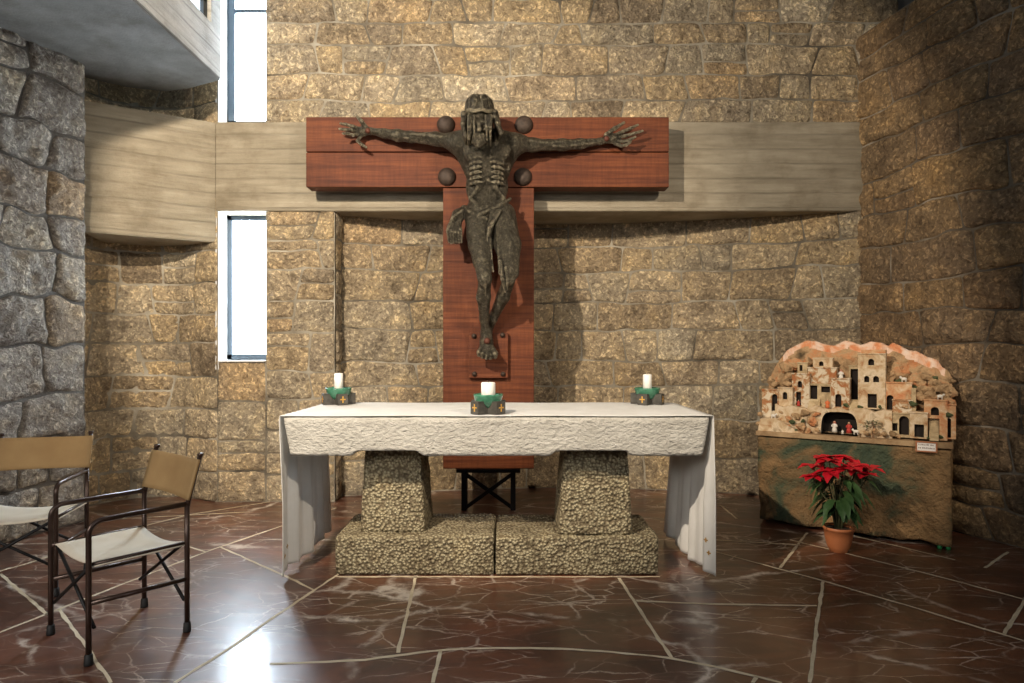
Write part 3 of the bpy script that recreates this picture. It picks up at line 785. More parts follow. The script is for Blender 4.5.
    f.chain([B(479, 123.5, 5.065), B(479, 129.5, 5.035), B(479, 130.5, 5.05)], [0.012, 0.017, 0.015], 0.012)
    f.cap(B(475, 134.2, 5.066), B(483, 134.2, 5.066), 0.010, 0.010, 0.006)
    f.cap(B(475.5, 136.2, 5.066), B(482.5, 136.2, 5.066), 0.009, 0.009, 0.005)
    for px in (467, 491.5): f.ell(B(px, 125, 5.17), (0.016, 0.03, 0.038), 0.01)
    f.ell(B(479, 140, 5.10), (0.052, 0.045, 0.06), 0.03)
    # legs: knees forward, feet crossed
    f.chain([B(478, 215, 5.38), B(480, 245, 5.27), B(484.5, 277, 5.16)], [0.105, 0.088, 0.058], 0.05)
    f.chain([B(501, 215, 5.38), B(507, 245, 5.29), B(509, 276, 5.20)], [0.108, 0.092, 0.058], 0.05)
    f.ell(B(485, 279.5, 5.135), (0.044, 0.035, 0.055), 0.025); f.ell(B(509, 279, 5.175), (0.044, 0.035, 0.055), 0.025)
    f.chain([B(485, 280, 5.17), B(483.5, 297, 5.26), B(484.5, 318, 5.38), B(485.5, 333, 5.455)], [0.052, 0.056, 0.040, 0.033], 0.025)
    f.chain([B(509, 280, 5.22), B(503, 297, 5.32), B(493, 318, 5.45), B(488, 332, 5.52)], [0.050, 0.054, 0.038, 0.033], 0.02)
    f.chain([B(485, 283, 5.12), B(484.5, 305, 5.27), B(485.5, 326, 5.405)], [0.014, 0.012, 0.010], 0.012)
    f.chain([B(507, 284, 5.17), B(498, 305, 5.33), B(490, 325, 5.46)], [0.014, 0.012, 0.010], 0.012)
    # feet
    f.ell(B(486.5, 333, 5.45), (0.042, 0.045, 0.05), 0.03)
    f.chain([B(486.5, 333, 5.46), B(486.5, 342, 5.44), B(486.8, 350, 5.435)], [0.040, 0.052, 0.066], 0.03)
    f.chain([B(488, 334, 5.515), B(487, 344, 5.51), B(484, 350, 5.50)], [0.035, 0.042, 0.05], 0.02)
    for i, (px, py, r) in enumerate(((478.8, 354, 0.017), (482.4, 356, 0.0175), (486.4, 357, 0.018), (490.4, 357, 0.0185), (495, 355.5, 0.024))):
        f.chain([B(486.8+(i-2)*2.6, 348, 5.40), B(px, py-2, 5.375), B(px, py+1.0, 5.38)], [r, r*1.05, r*0.95], 0.010)
    V, Q = f.mesh()
    fig = from_np('crucified_figure', V, Q, M['bronze'], root, True)

    # ---- hair with headband
    h = SDF((-0.50, 4.95, 2.95), (0.02, 5.50, 3.58), 0.006)
    h.ell(B(479.5, 112, 5.215), (0.102, 0.122, 0.122), 0.03)
    h.ell(B(479, 131, 5.04), (0.070, 0.10, 0.125), 0.02, sub=True)
    rng = random.Random(8)
    cxp = B(479.5, 112, 5.215)
    for i in range(34):                            # wavy strands from the parting down the skull
        sg = -1 if i % 2 else 1; t = (i//2)/16.0    # t: 0 = front of the parting, 1 = back
        st = Vector((cxp.x+sg*0.008, cxp.y-0.10+0.19*t, cxp.z+0.122-0.05*(2*t-0.9)**2))
        a_ = sg*(0.35+2.2*t+rng.uniform(-0.12, 0.12))
        ex, ey = math.sin(a_), -math.cos(a_)
        md = Vector((cxp.x+0.100*ex*rng.uniform(0.94, 1.06), cxp.y+0.120*ey, cxp.z+0.060+rng.uniform(-0.012, 0.012)))
        rm = Vector((cxp.x+0.116*ex, cxp.y+0.134*ey, cxp.z-0.035+rng.uniform(-0.02, 0.01)))
        q = rng.uniform(0.8, 1.25)
        h.chain([st, st.lerp(md, 0.55)+Vector((0, -0.004, 0.014)), md, rm], [0.010*q, 0.015*q, 0.018*q, 0.014*q], 0.005)
    def lock(pts, r, k=0.01): h.chain([B(*p) for p in pts], r, k)
    for i in range(9):                             # left curtain of hair
        o = i*1.1
        lock([(465-0.2*o, 114, 5.16-0.004*i), (463+0.3*o, 124, 5.11+0.012*i), (464.5+0.7*o+rng.uniform(-1, 1), 136, 5.12+0.015*i), (466+0.9*o+rng.uniform(-1.2, 1.2), 143+rng.uniform(-3, 2), 5.18+0.012*i)], [0.020, 0.020, 0.016, 0.007])
    for i in range(11):
        o = i*0.9
        lock([(493.5+0.2*o, 113, 5.16), (497+0.2*o*0.4, 124, 5.13+0.014*i), (500.5-0.55*o+rng.uniform(-1, 1), 133, 5.15+0.016*i), (499-0.75*o+rng.uniform(-1, 1), 139+rng.uniform(-2, 3), 5.20+0.012*i)], [0.022, 0.024, 0.020, 0.009])
    for px, e in ((469, -2), (471, -3), (474, 1), (486, 2), (488.5, 4), (491, -1)):   # strands over the face
        lock([(px, 116, 5.075), (px+0.25*e, 127, 5.03), (px+0.5*e, 139, 5.075), (px+0.6*e, 146, 5.16)], [0.013, 0.010, 0.008, 0.005], 0.006)
    for i in range(9):                             # beard strands
        px = 473.5+i*1.5
        lock([(px, 136, 5.075), (px+rng.uniform(-1, 1), 142, 5.10), (479+(px-479)*0.6, 147+rng.uniform(-2, 1), 5.15)], [0.010, 0.010, 0.005], 0.006)
    V, Q = h.mesh(); hair = from_np('hair', V, Q, M['bronze_dark'], fig, True)
    bm = bmesh.new()
    c = B(479.5, 117.4, 5.20)
    ring = [Vector((c.x+0.121*math.sin(t), c.y-0.140*math.cos(t), c.z+0.035*(1-math.cos(t))+0.006*math.sin(7*t))) for t in np.linspace(-1.25, 1.25, 26)]
    bm_tube(bm, ring, 0.010, 8); bm_tube(bm, [p+Vector((0, 0.004, 0.015)) for p in ring], 0.008, 8)
    from_bm('headband', bm, M['bronze_dark'], fig, True)

    # ---- loincloth
    l = SDF((-0.62, 5.0, 1.80), (0.10, 5.60, 2.72), 0.0066)
    l.ell(B(488, 214, 5.395), (0.198, 0.130, 0.115), 0.02)
    l.ell(B(487, 198, 5.38), (0.30, 0.30, 0.085), 0.01, rot=Matrix.Rotation(-0.12, 3, 'Y'), sub=True)
    l.chain([B(502, 216, 5.38), B(508, 245, 5.285), B(510, 272, 5.205)], [0.118, 0.104, 0.074], 0.03)
    l.chain([B(478, 216, 5.38), B(479, 236, 5.30), B(482, 262, 5.21)], [0.113, 0.100, 0.076], 0.02)
    # rolled waist: two diagonal rolls meeting left of the middle
    l.chain([B(464, 207, 5.37), B(470, 212, 5.29), B(478, 216, 5.262), B(486, 219, 5.26)], [0.014, 0.017, 0.017, 0.016], 0.012)
    l.chain([B(510, 199, 5.37), B(503, 204, 5.29), B(493, 209, 5.262), B(480, 214, 5.258)], [0.014, 0.018, 0.018, 0.016], 0.012)
    rng = random.Random(4)
    for i in range(7):      # folds falling from the hip across the groin
        t = i/6
        a = (500-8*t, 211+2*t, 5.255); b = (490-4*t+rng.uniform(-1, 1), 228+2*i, 5.215+0.006*i); c2 = (487+1.2*i+rng.uniform(-1.5, 1.5), 246+4.2*i, 5.20)
        l.chain([B(*a), B(*b), B(*c2)], [0.016, 0.017, 0.010], 0.010)
    for i in range(6):      # vertical folds and torn hem over the right thigh
        px = 499+i*3.2
        l.chain([B(px-2, 222, 5.265), B(px, 250, 5.205), B(px+0.5, 274+rng.uniform(-2, 5), 5.155+0.012*abs(i-2))], [0.012, 0.015, 0.009], 0.012)
    l.chain([B(500, 262, 5.16), B(502.5, 279, 5.135), B(505, 292, 5.165)], [0.020, 0.016, 0.008], 0.012)
    l.chain([B(506, 268, 5.14), B(507.5, 283, 5.135), B(507, 290, 5.165)], [0.014, 0.012, 0.007], 0.01)
    # hollows between the legs
    l.chain([B(490, 238, 5.20), B(489.5, 250, 5.18)], [0.014, 0.016], 0.01, sub=True)
    l.chain([B(492, 256, 5.17), B(495, 266, 5.16)], [0.020, 0.028], 0.012, sub=True)
    l.chain([B(497, 227, 5.195), B(488, 240, 5.18)], [0.007, 0.010], 0.008, sub=True)
    # bunched end hanging at the left hip
    l.chain([B(465, 209, 5.40), B(458, 215, 5.36), B(454, 229, 5.34), B(456, 240, 5.36)], [0.030, 0.044, 0.056, 0.036], 0.03)
    for i in range(6):
        o = i*2.6
        l.chain([B(464-0.2*o, 209+0.3*o, 5.345), B(457+0.4*o-4, 217+0.5*o, 5.285+0.01*i), B(448+o*0.95, 231+rng.uniform(-2, 2), 5.275+0.004*i), B(449+o*0.95, 242+0.5*min(o, 13-o), 5.305)], [0.010, 0.0155, 0.0165, 0.010], 0.003)
    l.ell(B(456.5, 248, 5.33), (0.052, 0.055, 0.042), 0.01, sub=True)
    V, Q = l.mesh(); from_np('loincloth', V, Q, M['bronze'], fig, True)
    # nails
    for px, py in ((368, 131), (606.5, 139)):
        p = W(px, py, 5.50)
        bm = bmesh.new(); bm_lathe(bm, [(0, 0.025), (0.018, 0.022), (0.024, 0.01), (0.024, 0), (0.008, 0), (0.008, -0.1), (0, -0.1)], 14)
        bmesh.ops.transform(bm, matrix=Matrix.Translation(p) @ Matrix.Rotation(math.pi/2, 4, 'X'), verts=bm.verts)
        from_bm('nail', bm, M['wound'], fig, True)
    p = W(487, 341, 5.385)
    bm = bmesh.new(); bm_lathe(bm, [(0, 0.028), (0.02, 0.024), (0.028, 0.008), (0.028, 0), (0.008, 0), (0.008, -0.12), (0, -0.12)], 14)
    bmesh.ops.transform(bm, matrix=Matrix.Translation(p) @ Matrix.Rotation(math.pi/2, 4, 'X'), verts=bm.verts)
    from_bm('nail', bm, M['wound'], fig, True)

    # black steel stand under the upright
    st = thing('cross_stand', 'low black steel trestle with crossed braces under the foot of the wooden cross', 'stand', ((sx0+sx1)/2, 5.68, 0))
    hw = 0.215
    for s in (-1, 1):
        for yy in (-0.08, 0.05):
            bm = bmesh.new(); bm_box(bm, (s*hw-0.022, yy-0.02, 0), (s*hw+0.022, yy+0.02, 0.335), 0.003); from_bm('post', bm, M['black_steel'], st)
    bm = bmesh.new(); bm_box(bm, (-0.28, -0.11, 0.33), (0.28, 0.08, 0.36), 0.003); from_bm('top_plate', bm, M['black_steel'], st)
    for s in (-1, 1):
        bm = bmesh.new(); L = math.hypot(2*hw, 0.31)
        bm_box(bm, (-L/2, -0.012, -0.016), (L/2, 0.012, 0.016), 0.002, Matrix.Translation((0, -0.08+s*0.012, 0.168)) @ Matrix.Rotation(s*math.atan2(0.31, 2*hw), 4, 'Y'))
        from_bm('brace', bm, M['black_steel'], st)
crucifix()
# ------------------------------------------------------------------ altar
def altar():
    root = thing('altar', 'pale stone altar with chiselled tabletop slab on two pitted pillars and a low plinth', 'altar', (-0.09, 4.25, 0))
    def loc(P): return P-np.array([-0.09, 4.25, 0.0])
    MX0, MX1, MY0, MY1, MZ0, MZ1 = -1.385, 1.198, 3.86, 4.82, 0.757, 0.995
    def mf(P):
        # sides lean in towards the bottom; underside is relieved over the pillars
        t = np.clip((MZ1-P[:, 2])/(MZ1-MZ0), 0, 1)
        c = (MX0+MX1)/2
        P = P.copy(); P[:, 0] = c+(P[:, 0]-c)*(1-0.032*t); P[:, 1] = P[:, 1]+0.012*t
        low = t > 0.80
        def notch(a, b): return np.clip((P[:, 0]-a)/0.03, 0, 1)*np.clip((b-P[:, 0])/0.03, 0, 1)
        k = np.maximum(notch(-0.97, -0.545), notch(0.235, 0.72))
        P[:, 2] += np.where(low, (t-0.8)/0.2*0.032*k, 0)
        return loc(P)
    block('tabletop', (MX0, MY0, MZ0), (MX1, MY1, MZ1), 0.022, 0.014, mf, M['mensa'], root, amp=0.0025, nscale=14, seed=4)
    def pil(x0b, x1b, x0t, x1t, yb0, yb1, seed):
        zb, zt = 0.240, 0.785
        def fn(P):
            t = (P[:, 2]-zb)/(zt-zb); P = P.copy()
            u = (P[:, 0]-x0b)/(x1b-x0b)
            P[:, 0] = (x0b+(x0t-x0b)*t)+u*((x1b-x0b)+((x1t-x0t)-(x1b-x0b))*t)
            P[:, 1] = P[:, 1]+0.05*t*np.where(P[:, 1] < (yb0+yb1)/2, 1, -0.5)
            return loc(P)
        block('pillar', (x0b, yb0, zb), (x1b, yb1, zt), 0.022, 0.02, fn, M['pebble'], root, amp=0.005, nscale=14, seed=seed)
    pil(-0.965, -0.55, -0.945, -0.585, 4.05, 4.48, 7)
    pil(0.29, 0.755, 0.335, 0.735, 4.00, 4.46, 8)
    block('plinth_block', (-1.10, 3.975, 0.0), (-0.112, 4.53, 0.247), 0.024, 0.018, loc, M['pebble'], root, amp=0.006, nscale=9, seed=9)
    block('plinth_block', (-0.102, 3.97, 0.0), (0.912, 4.53, 0.243), 0.024, 0.018, loc, M['pebble'], root, amp=0.006, nscale=9, seed=10)

    # altar cloth: one sheet over the top, hanging at both ends in soft folds
    ZT = MZ1+0.0065
    nu, nv = 150, 60
    XL, XR = MX0-0.012, MX1+0.012
    def drop(v, left): return ZT-(0.05 if left else 0.03)
    P = np.zeros((nu, nv, 3))
    topn, sn = 70, 40
    for j in range(nv):
        v = j/(nv-1); y = MY0-0.004+v*(MY1-MY0+0.008)
        for i in range(nu):
            if i < sn:                        # left hang, from hem up
                t = 1-i/sn; zlo = 0.035+0.012*math.sin(v*9)
                z = ZT-t*(ZT-zlo)
                fold = (0.026*math.sin(v*26+0.6)+0.016*math.sin(v*47+1.9))*min(1, t*1.8)+0.01*t
                P[i, j] = (XL-0.002+fold*0.7-0.004+0.03*t*v, y+0.02*t*math.sin(v*13)*(1-v)*v*4-0.012*t*(1-v), z)
            elif i < sn+topn:
                t = (i-sn)/topn; x = XL+t*(XR-XL)
                P[i, j] = (x, y, ZT+0.0015*math.sin(x*7+v*3)+0.001*math.sin(v*60))
            else:
                t = (i-sn-topn)/(nu-1-sn-topn); zlo = 0.030+0.012*math.sin(v*8+1)
                z = ZT-t*(ZT-zlo)
                fold = (0.024*math.sin(v*24+2.6)+0.016*math.sin(v*43+0.4))*min(1, t*1.8)
                P[i, j] = (XR+0.004+fold*0.7-0.075*t*v-0.005*t, y-0.012*t*(1-v), z)
    idx = np.arange(nu*nv).reshape(nu, nv)
    Q = np.stack([idx[:-1, :-1], idx[1:, :-1], idx[1:, 1:], idx[:-1, 1:]], -1).reshape(-1, 4)
    o = from_np('altar_cloth', P.reshape(-1, 3), Q, M['linen'], None, True)
    sm = o.modifiers.new('thickness', 'SOLIDIFY'); sm.thickness = 0.003; sm.offset = 1
    tag(o, 'white linen cloth over the stone altar, hanging down at both ends', 'altar cloth')
    # embroidered crosses near the front corners, inner faces turned to the viewer
    for (i0, j0s) in ((2, ((2, 4), (4, 6))), (nu-4, ((2, 3), (5, 4)))):
        for (di, j0) in j0s:
            i = i0+di if i0 < 20 else i0-di
            p = Vector(P[i, j0]); s = 1 if i0 < 20 else -1
            a = (Vector(P[i, j0+1])-Vector(P[i, j0-1])).normalized(); b = Vector((0, 0, 1)); nrm = Vector((s, 0, 0))
            bm = bmesh.new()
            for (l, hh) in ((0.014, 0.004), (0.004, 0.014)):
                cc = p+nrm*0.004
                q = [bm.verts.new(cc+a*l*e+b*hh*g_+nrm*w_) for w_ in (0, 0.0015) for e, g_ in ((-1, -1), (1, -1), (1, 1), (-1, 1))]
                for fc in ((0, 1, 2, 3), (7, 6, 5, 4), (0, 4, 5, 1), (1, 5, 6, 2), (2, 6, 7, 3), (3, 7, 4, 0)): bm.faces.new([q[t] for t in fc])
            from_bm('embroidered_cross', bm, M['gold_thread'], o)
    return ZT
ZTOP = altar()

# ------------------------------------------------------------------ candle holders and candles
def holder(x, y, rz, label, clabel, cr, ch):
    r = thing('candle_holder', label, 'candle holder', (x, y, ZTOP+0.006), rz, 'green glass candle holders on the altar')
    bm = bmesh.new()
    # cradle: two crossing bars, each high at its ends and hollowed in the middle
    prof = [(-0.115, 0.0), (0.115, 0.0), (0.115, 0.078), (0.075, 0.078), (0.055, 0.045), (0.02, 0.022), (-0.02, 0.022), (-0.055, 0.045), (-0.075, 0.078), (-0.115, 0.078)]
    for k in range(2):
        mt = Matrix.Rotation(k*math.pi/2, 4, 'Z')
        a = [bm.verts.new(mt @ Vector((u, -0.036, z))) for u, z in prof]; b = [bm.verts.new(mt @ Vector((u, 0.036, z))) for u, z in prof]
        bm.faces.new(a); bm.faces.new(b[::-1])
        for i in range(len(prof)):
            j = (i+1) % len(prof); bm.faces.new((a[i], b[i], b[j], a[j]))
    from_bm('cradle', bm, M['cradle'], r)
    for k in range(4):
        mt = Matrix.Rotation(k*math.pi/2, 4, 'Z')
        bm = bmesh.new()
        bm_box(bm, (0.1145, -0.004, 0.016), (0.1172, 0.004, 0.062), 0, mt); bm_box(bm, (0.1145, -0.019, 0.036), (0.1172, 0.019, 0.044), 0, mt)
        from_bm('gold_cross', bm, M['gold'], r)
    bm = bmesh.new()
    bm_lathe(bm, [(0, 0.026), (0.036, 0.030), (0.064, 0.048), (0.083, 0.076), (0.091, 0.106), (0.094, 0.116), (0.090, 0.119), (0.082, 0.108), (0.074, 0.080), (0.054, 0.055), (0, 0.046)], 36)
    from_bm('bowl', bm, M['green_glass'], r, True)
    c = thing('candle', clabel, 'candle', (x, y, ZTOP+0.006+0.0465), 0, 'white candles on the altar')
    bm = bmesh.new(); bm_lathe(bm, [(0, 0), (cr, 0), (cr, ch-0.006), (cr-0.005, ch), (cr*0.5, ch-0.003), (0, ch-0.006)], 28); from_bm('wax', bm, M['wax'], c, True)
    bm = bmesh.new(); bm_tube(bm, [(0, 0, ch-0.006), (0.001, 0, ch+0.006), (0.004, 0.001, ch+0.012)], 0.0018, 6); from_bm('wick', bm, M['wick'], c)
holder(-1.262, 4.66, 0.52, 'green glass bowl in a dark cradle at the left end of the altar', 'slim white candle in the bowl at the left end of the altar', 0.031, 0.178)
holder(-0.148, 3.99, 0.79, 'green glass bowl in a dark cradle at the middle of the altar front edge', 'thick white candle in the bowl at the middle of the altar', 0.044, 0.145)
holder(0.985, 4.66, 1.05, 'green glass bowl in a dark cradle at the right end of the altar', 'slim white candle in the bowl at the right end of the altar', 0.031, 0.170)

# ------------------------------------------------------------------ folding chairs
def chair(loc, rz, label):
    """local: +y = towards the back, x = width; origin on the floor in the middle"""
    r = thing('folding_chair', label, 'chair', loc, rz, 'folding canvas chairs')
    hw, hd, R = 0.247, 0.215, 0.0125
    A = 0.635
    for s in (-1, 1):
        x = s*hw
        bm = bmesh.new()             # side frame: front leg bending into the arm, to the back post
        arc = [(x, -hd+0.055*(1-math.cos(t)), A-0.055+0.055*math.sin(t)) for t in np.linspace(0, math.pi/2, 7)]
        bm_tube(bm, [(x, -hd, 0.02), (x, -hd, 0.3)]+arc+[(x, hd, A)], R, 10)
        from_bm('front_leg', bm, M['tube'], r, True)
        bm = bmesh.new(); bm_tube(bm, [(x, hd, 0.02), (x, hd, 0.4), (x, hd, A+0.012)], R, 10); from_bm('back_leg', bm, M['tube'], r, True)
        bm = bmesh.new(); bm_tube(bm, [(x, -hd, 0.272), (x, hd, 0.262)], R*0.9, 10); from_bm('side_rail', bm, M['tube'], r, True)
        bm = bmesh.new(); bm_tube(bm, [(x*0.97, -hd+0.0, 0.440), (x*0.97, hd, 0.440)], R*0.8, 10); from_bm('seat_rail', bm, M['tube'], r, True)
        bm = bmesh.new(); bm_tube(bm, [(x, hd, A-0.02), (x, hd+0.012, A+0.04), (x, hd+0.065, 0.868)], R*0.95, 10)
        bm_lathe(bm, [(0, 0.0), (R*1.15, 0), (R*1.15, 0.016), (0, 0.018)], 10, (x, hd+0.066, 0.862)); from_bm('back_post', bm, M['tube'], r, True)
        for y in (-hd, hd):
            bm = bmesh.new(); bm_lathe(bm, [(0, 0), (0.019, 0), (0.019, 0.012), (0.0165, 0.045), (0.0125, 0.05), (0, 0.05)], 14, (x, y, 0)); from_bm('rubber_foot', bm, M['rubber'], r, True)
    for y in (-hd, hd):               # crossed braces, front and back
        for s in (-1, 1):
            yy = y+(0.018 if y < 0 else -0.018)+s*0.007
            bm = bmesh.new(); bm_tube(bm, [(-s*hw*0.97, yy, 0.435), (s*hw*0.97, yy, 0.155 if y < 0 else 0.16)], 0.0085, 8); from_bm('cross_brace', bm, M['black_steel'], r, True)
    # seat: sagging canvas wrapped round the seat rails
    n, m_ = 17, 9; V = []
    for i in range(n):
        t = i/(n-1)*2-1
        for j in range(m_):
            v = j/(m_-1)*2-1
            V.append((t*(hw*0.97+0.012), v*hd*0.94*(1-0.03*(1-t*t)), 0.452-0.032*(1-t*t)-0.02*max(0, abs(t)-0.97)/0.03))
    ix = np.arange(n*m_).reshape(n, m_); Q = np.stack([ix[:-1, :-1], ix[1:, :-1], ix[1:, 1:], ix[:-1, 1:]], -1).reshape(-1, 4)
    o = from_np('seat', V, Q, M['canvas_white'], r, True); sm = o.modifiers.new('t', 'SOLIDIFY'); sm.thickness = 0.006; sm.offset = 0
    # backrest: canvas band sleeved on the posts
    V = []; n, m_ = 23, 9
    for i in range(n):
        t = i/(n-1)*2-1
        for j in range(m_):
            v = j/(m_-1); z = 0.655+v*0.195
            yb = hd+0.012+0.053*v
            V.append((t*(hw+0.016), yb-0.014*0+0.022*(1-t*t)-0.016*(1 if abs(t) < 0.9 else 0.85), z-0.006*(1-t*t)*(v-0.3)))
    ix = np.arange(n*m_).reshape(n, m_); Q = np.stack([ix[:-1, :-1], ix[1:, :-1], ix[1:, 1:], ix[:-1, 1:]], -1).reshape(-1, 4)
    o = from_np('backrest', V, Q, M['canvas_tan'], r, True); sm = o.modifiers.new('t', 'SOLIDIFY'); sm.thickness = 0.014; sm.offset = 0
    return r
c1 = FLOORPT(83, 668); c2_ = FLOORPT(53, 633); c3 = FLOORPT(148, 605); c4 = FLOORPT(186, 633)
cc = (c1+c2_+c3+c4)/4; bk = ((c3+c4)-(c1+c2_)); ang = math.atan2(bk.y, bk.x)-math.pi/2
chair((cc.x, cc.y, 0), ang, 'folding chair with cream seat and tan canvas back, standing whole and turned sideways')
chair((-2.885, 3.79, 0), 0.24, 'folding chair cut off by the left edge of the picture, tan back facing forward')

# ------------------------------------------------------------------ nativity on its draped table
NA = Vector((1.98, 5.20, 0)); NB = Vector((3.07, 4.46, 0))
NU = (NB-NA).normalized(); NV = Vector((-NU.y, NU.x, 0)); NLEN = (NB-NA).length
NROT = math.atan2(NU.y, NU.x)
def nat(px, py, v):         # photo direction onto the plane parallel to the table front, v metres behind it -> (u, z)
    d = Vector(((px-CX)/FPX, 1, -(py-HY)/FPX)); o = Vector((0, 0, CAMZ))
    t = ((NA+NV*v)-o).dot(NV)/d.dot(NV); p = o+d*t
    return (p-NA).dot(NU), p.z
def paint(name, stops, scale, bumps, rough=0.9):
    return mat(name, stops, scale, 6, rough, bumps=bumps, dist=0.6, spec=0.2)
M['drape'] = paint('painted_paper', [(0.28, (0.022, 0.040, 0.028)), (0.42, (0.060, 0.072, 0.042)), (0.50, (0.165, 0.105, 0.050)), (0.62, (0.26, 0.155, 0.070)), (0.76, (0.10, 0.07, 0.04))], 2.8, ((5, 0.06), (18, 0.025), (60, 0.006)))
M['board'] = paint('base_board_wood', [(0.3, (0.20, 0.12, 0.06)), (0.7, (0.42, 0.29, 0.16))], 8, ((30, 0.008),))
M['rock'] = paint('painted_rock', [(0.28, (0.07, 0.05, 0.028)), (0.38, (0.24, 0.155, 0.08)), (0.52, (0.46, 0.30, 0.16)), (0.68, (0.52, 0.20, 0.08)), (0.8, (0.62, 0.46, 0.33))], 8, ((14, 0.03), (40, 0.012)))
M['crest'] = paint('painted_crest', [(0.30, (0.55, 0.17, 0.07)), (0.43, (0.66, 0.29, 0.14)), (0.54, (0.74, 0.50, 0.36)), (0.70, (0.78, 0.64, 0.54))], 7, ((12, 0.03), (35, 0.01)))
M['plaster_a'] = paint('house_plaster', [(0.32, (0.36, 0.18, 0.08)), (0.44, (0.50, 0.36, 0.21)), (0.58, (0.64, 0.51, 0.35)), (0.70, (0.34, 0.25, 0.15))], 13, ((70, 0.006),))
M['plaster_b'] = paint('peeling_plaster', [(0.40, (0.34, 0.13, 0.05)), (0.49, (0.40, 0.24, 0.12)), (0.54, (0.58, 0.48, 0.34)), (0.75, (0.66, 0.57, 0.43))], 20, ((70, 0.006),))
M['plaster_c'] = paint('ochre_plaster', [(0.3, (0.28, 0.20, 0.11)), (0.55, (0.50, 0.38, 0.22)), (0.75, (0.58, 0.47, 0.31))], 14, ((60, 0.006),))
M['plaster_d'] = paint('terracotta_plaster', [(0.35, (0.46, 0.17, 0.07)), (0.52, (0.55, 0.33, 0.17)), (0.68, (0.66, 0.52, 0.36))], 14, ((60, 0.006),))
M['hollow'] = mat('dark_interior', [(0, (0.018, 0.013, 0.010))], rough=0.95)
M['moss'] = mat('moss', [(0.3, (0.03, 0.045, 0.015)), (0.7, (0.10, 0.115, 0.05))], 30, 4, 0.95, bumps=((80, 0.01),))
M['white_paint'] = mat('white_figure', [(0.3, (0.62, 0.57, 0.48)), (0.7, (0.75, 0.71, 0.63))], 60, 3, 0.7)
M['red_paint'] = mat('red_robe', [(0, (0.42, 0.045, 0.03))], rough=0.7)
M['orange_paint'] = mat('orange_robe', [(0, (0.62, 0.16, 0.05))], rough=0.7)
M['skin_paint'] = mat('figure_skin', [(0, (0.50, 0.30, 0.18))], rough=0.7)
M['brown_paint'] = mat('brown_paint', [(0, (0.16, 0.085, 0.04))], rough=0.7)

# table
TH = 0.700
tb = thing('draped_table', 'table covered to the floor in crumpled brown and green painted paper, in the right corner', 'table', NA, NROT)
def drf(P):
    P = P.copy(); t = 1-P[:, 2]/TH
    k = np.clip(t, 0, 1)
    P[:, 1] += k*(0.020*np.sin(P[:, 0]*13+0.5)+0.012*np.sin(P[:, 0]*29+P[:, 2]*5)+0.02*vnoise(P[:, 0]*5, P[:, 2]*5, 77)*2)
    P[:, 0] += k*0.01*np.sin(P[:, 2]*9+P[:, 1]*14)
    P[:, 2] = np.maximum(P[:, 2]+np.where(P[:, 2] < 0.1, 0.02*vnoise(P[:, 0]*7, P[:, 1]*7, 5), 0), 0.012)
    return P
block('paper_drape', (0.01, 0.01, 0.025), (NLEN-0.005, 0.50, TH), 0.022, 0.012, drf, M['drape'], tb, amp=0.009, nscale=9, seed=21)
M['green_foot'] = mat('green_plastic', [(0, (0.02, 0.20, 0.06))], rough=0.4)
for u, v in ((NLEN-0.025, 0.015), (NLEN-0.075, 0.010), (0.06, 0.45), (NLEN-0.06, 0.45)):
    bm = bmesh.new(); bm_lathe(bm, [(0, 0), (0.014, 0), (0.016, 0.01), (0.013, 0.035), (0, 0.035)], 12, (u, v, 0)); from_bm('foot', bm, M['green_foot'], tb, True)

nv = thing('nativity_village', 'miniature village nativity scene of painted houses and rocks on the draped table', 'nativity scene', NA+Vector((0, 0, TH+0.008)), NROT)
Z0 = TH+0.008
def L(px, py, v):
    u, z = nat(px, py, v); return u, z-Z0
bm = bmesh.new(); bm_box(bm, (0.0, -0.005, 0.0), (NLEN+0.005, 0.46, 0.036), 0.004); from_bm('base_board', bm, M['board'], nv)
# backdrop of hills: a rocky height surface from the terrace up to the crest, with a solid back
crest_px = [(765, 405), (768, 388), (771, 374), (779, 360), (787, 350), (797, 345), (806, 340.5), (815, 341), (824, 344), (834, 345.5), (845, 340.5), (853, 342), (861, 345), (871, 341.5), (881, 342.5), (888, 346), (893, 342.5), (900, 345.5), (908, 350), (917, 351), (928, 357), (938, 360), (942, 367), (949, 371), (953, 379), (957, 390), (958, 402)]
VB = 0.43
cu = np.array([L(x, y, VB) for x, y in crest_px])
us = np.linspace(cu[0, 0]+0.002, min(cu[-1, 0], NLEN)-0.002, 130)
zt = np.interp(us, cu[:, 0], cu[:, 1])
nt_ = 46; Vv = []; mi = []
for i, u in enumerate(us):
    for j in range(nt_):
        t = j/(nt_-1)
        z = 0.03+(zt[i]-0.03)*t
        v = 0.19+(VB-0.19)*t**0.8
        rr = 0.085*vnoise(u*9, z*9, 3)+0.075*abs(vnoise(u*17, z*17, 5))+0.02*vnoise(u*38, z*38, 6)
        k = math.sin(math.pi*min(t*1.08, 1))*0.8+0.2
        Vv.append((u+0.03*vnoise(u*20, z*20, 9)*k, v+rr*k, z+0.02*vnoise(u*25, z*25, 11)*k))
nb = len(Vv)
for i, u in enumerate(us):
    Vv.append((u, VB+0.03, 0.03)); Vv.append((u, VB+0.03, max(0.05, zt[i]-0.02)))
ix = np.arange(nb).reshape(len(us), nt_); Q = list(np.stack([ix[:-1, :-1], ix[1:, :-1], ix[1:, 1:], ix[:-1, 1:]], -1).reshape(-1, 4)); MIx = []
for i in range(len(us)-1):
    for j in range(nt_-1):
        t = j/(nt_-1); hh = zt[i]*(1-t); MIx.append(1 if hh < 0.085+0.07*vnoise(us[i]*8, t*6, 2) and 0.12 < us[i] < 1.27 else 0)
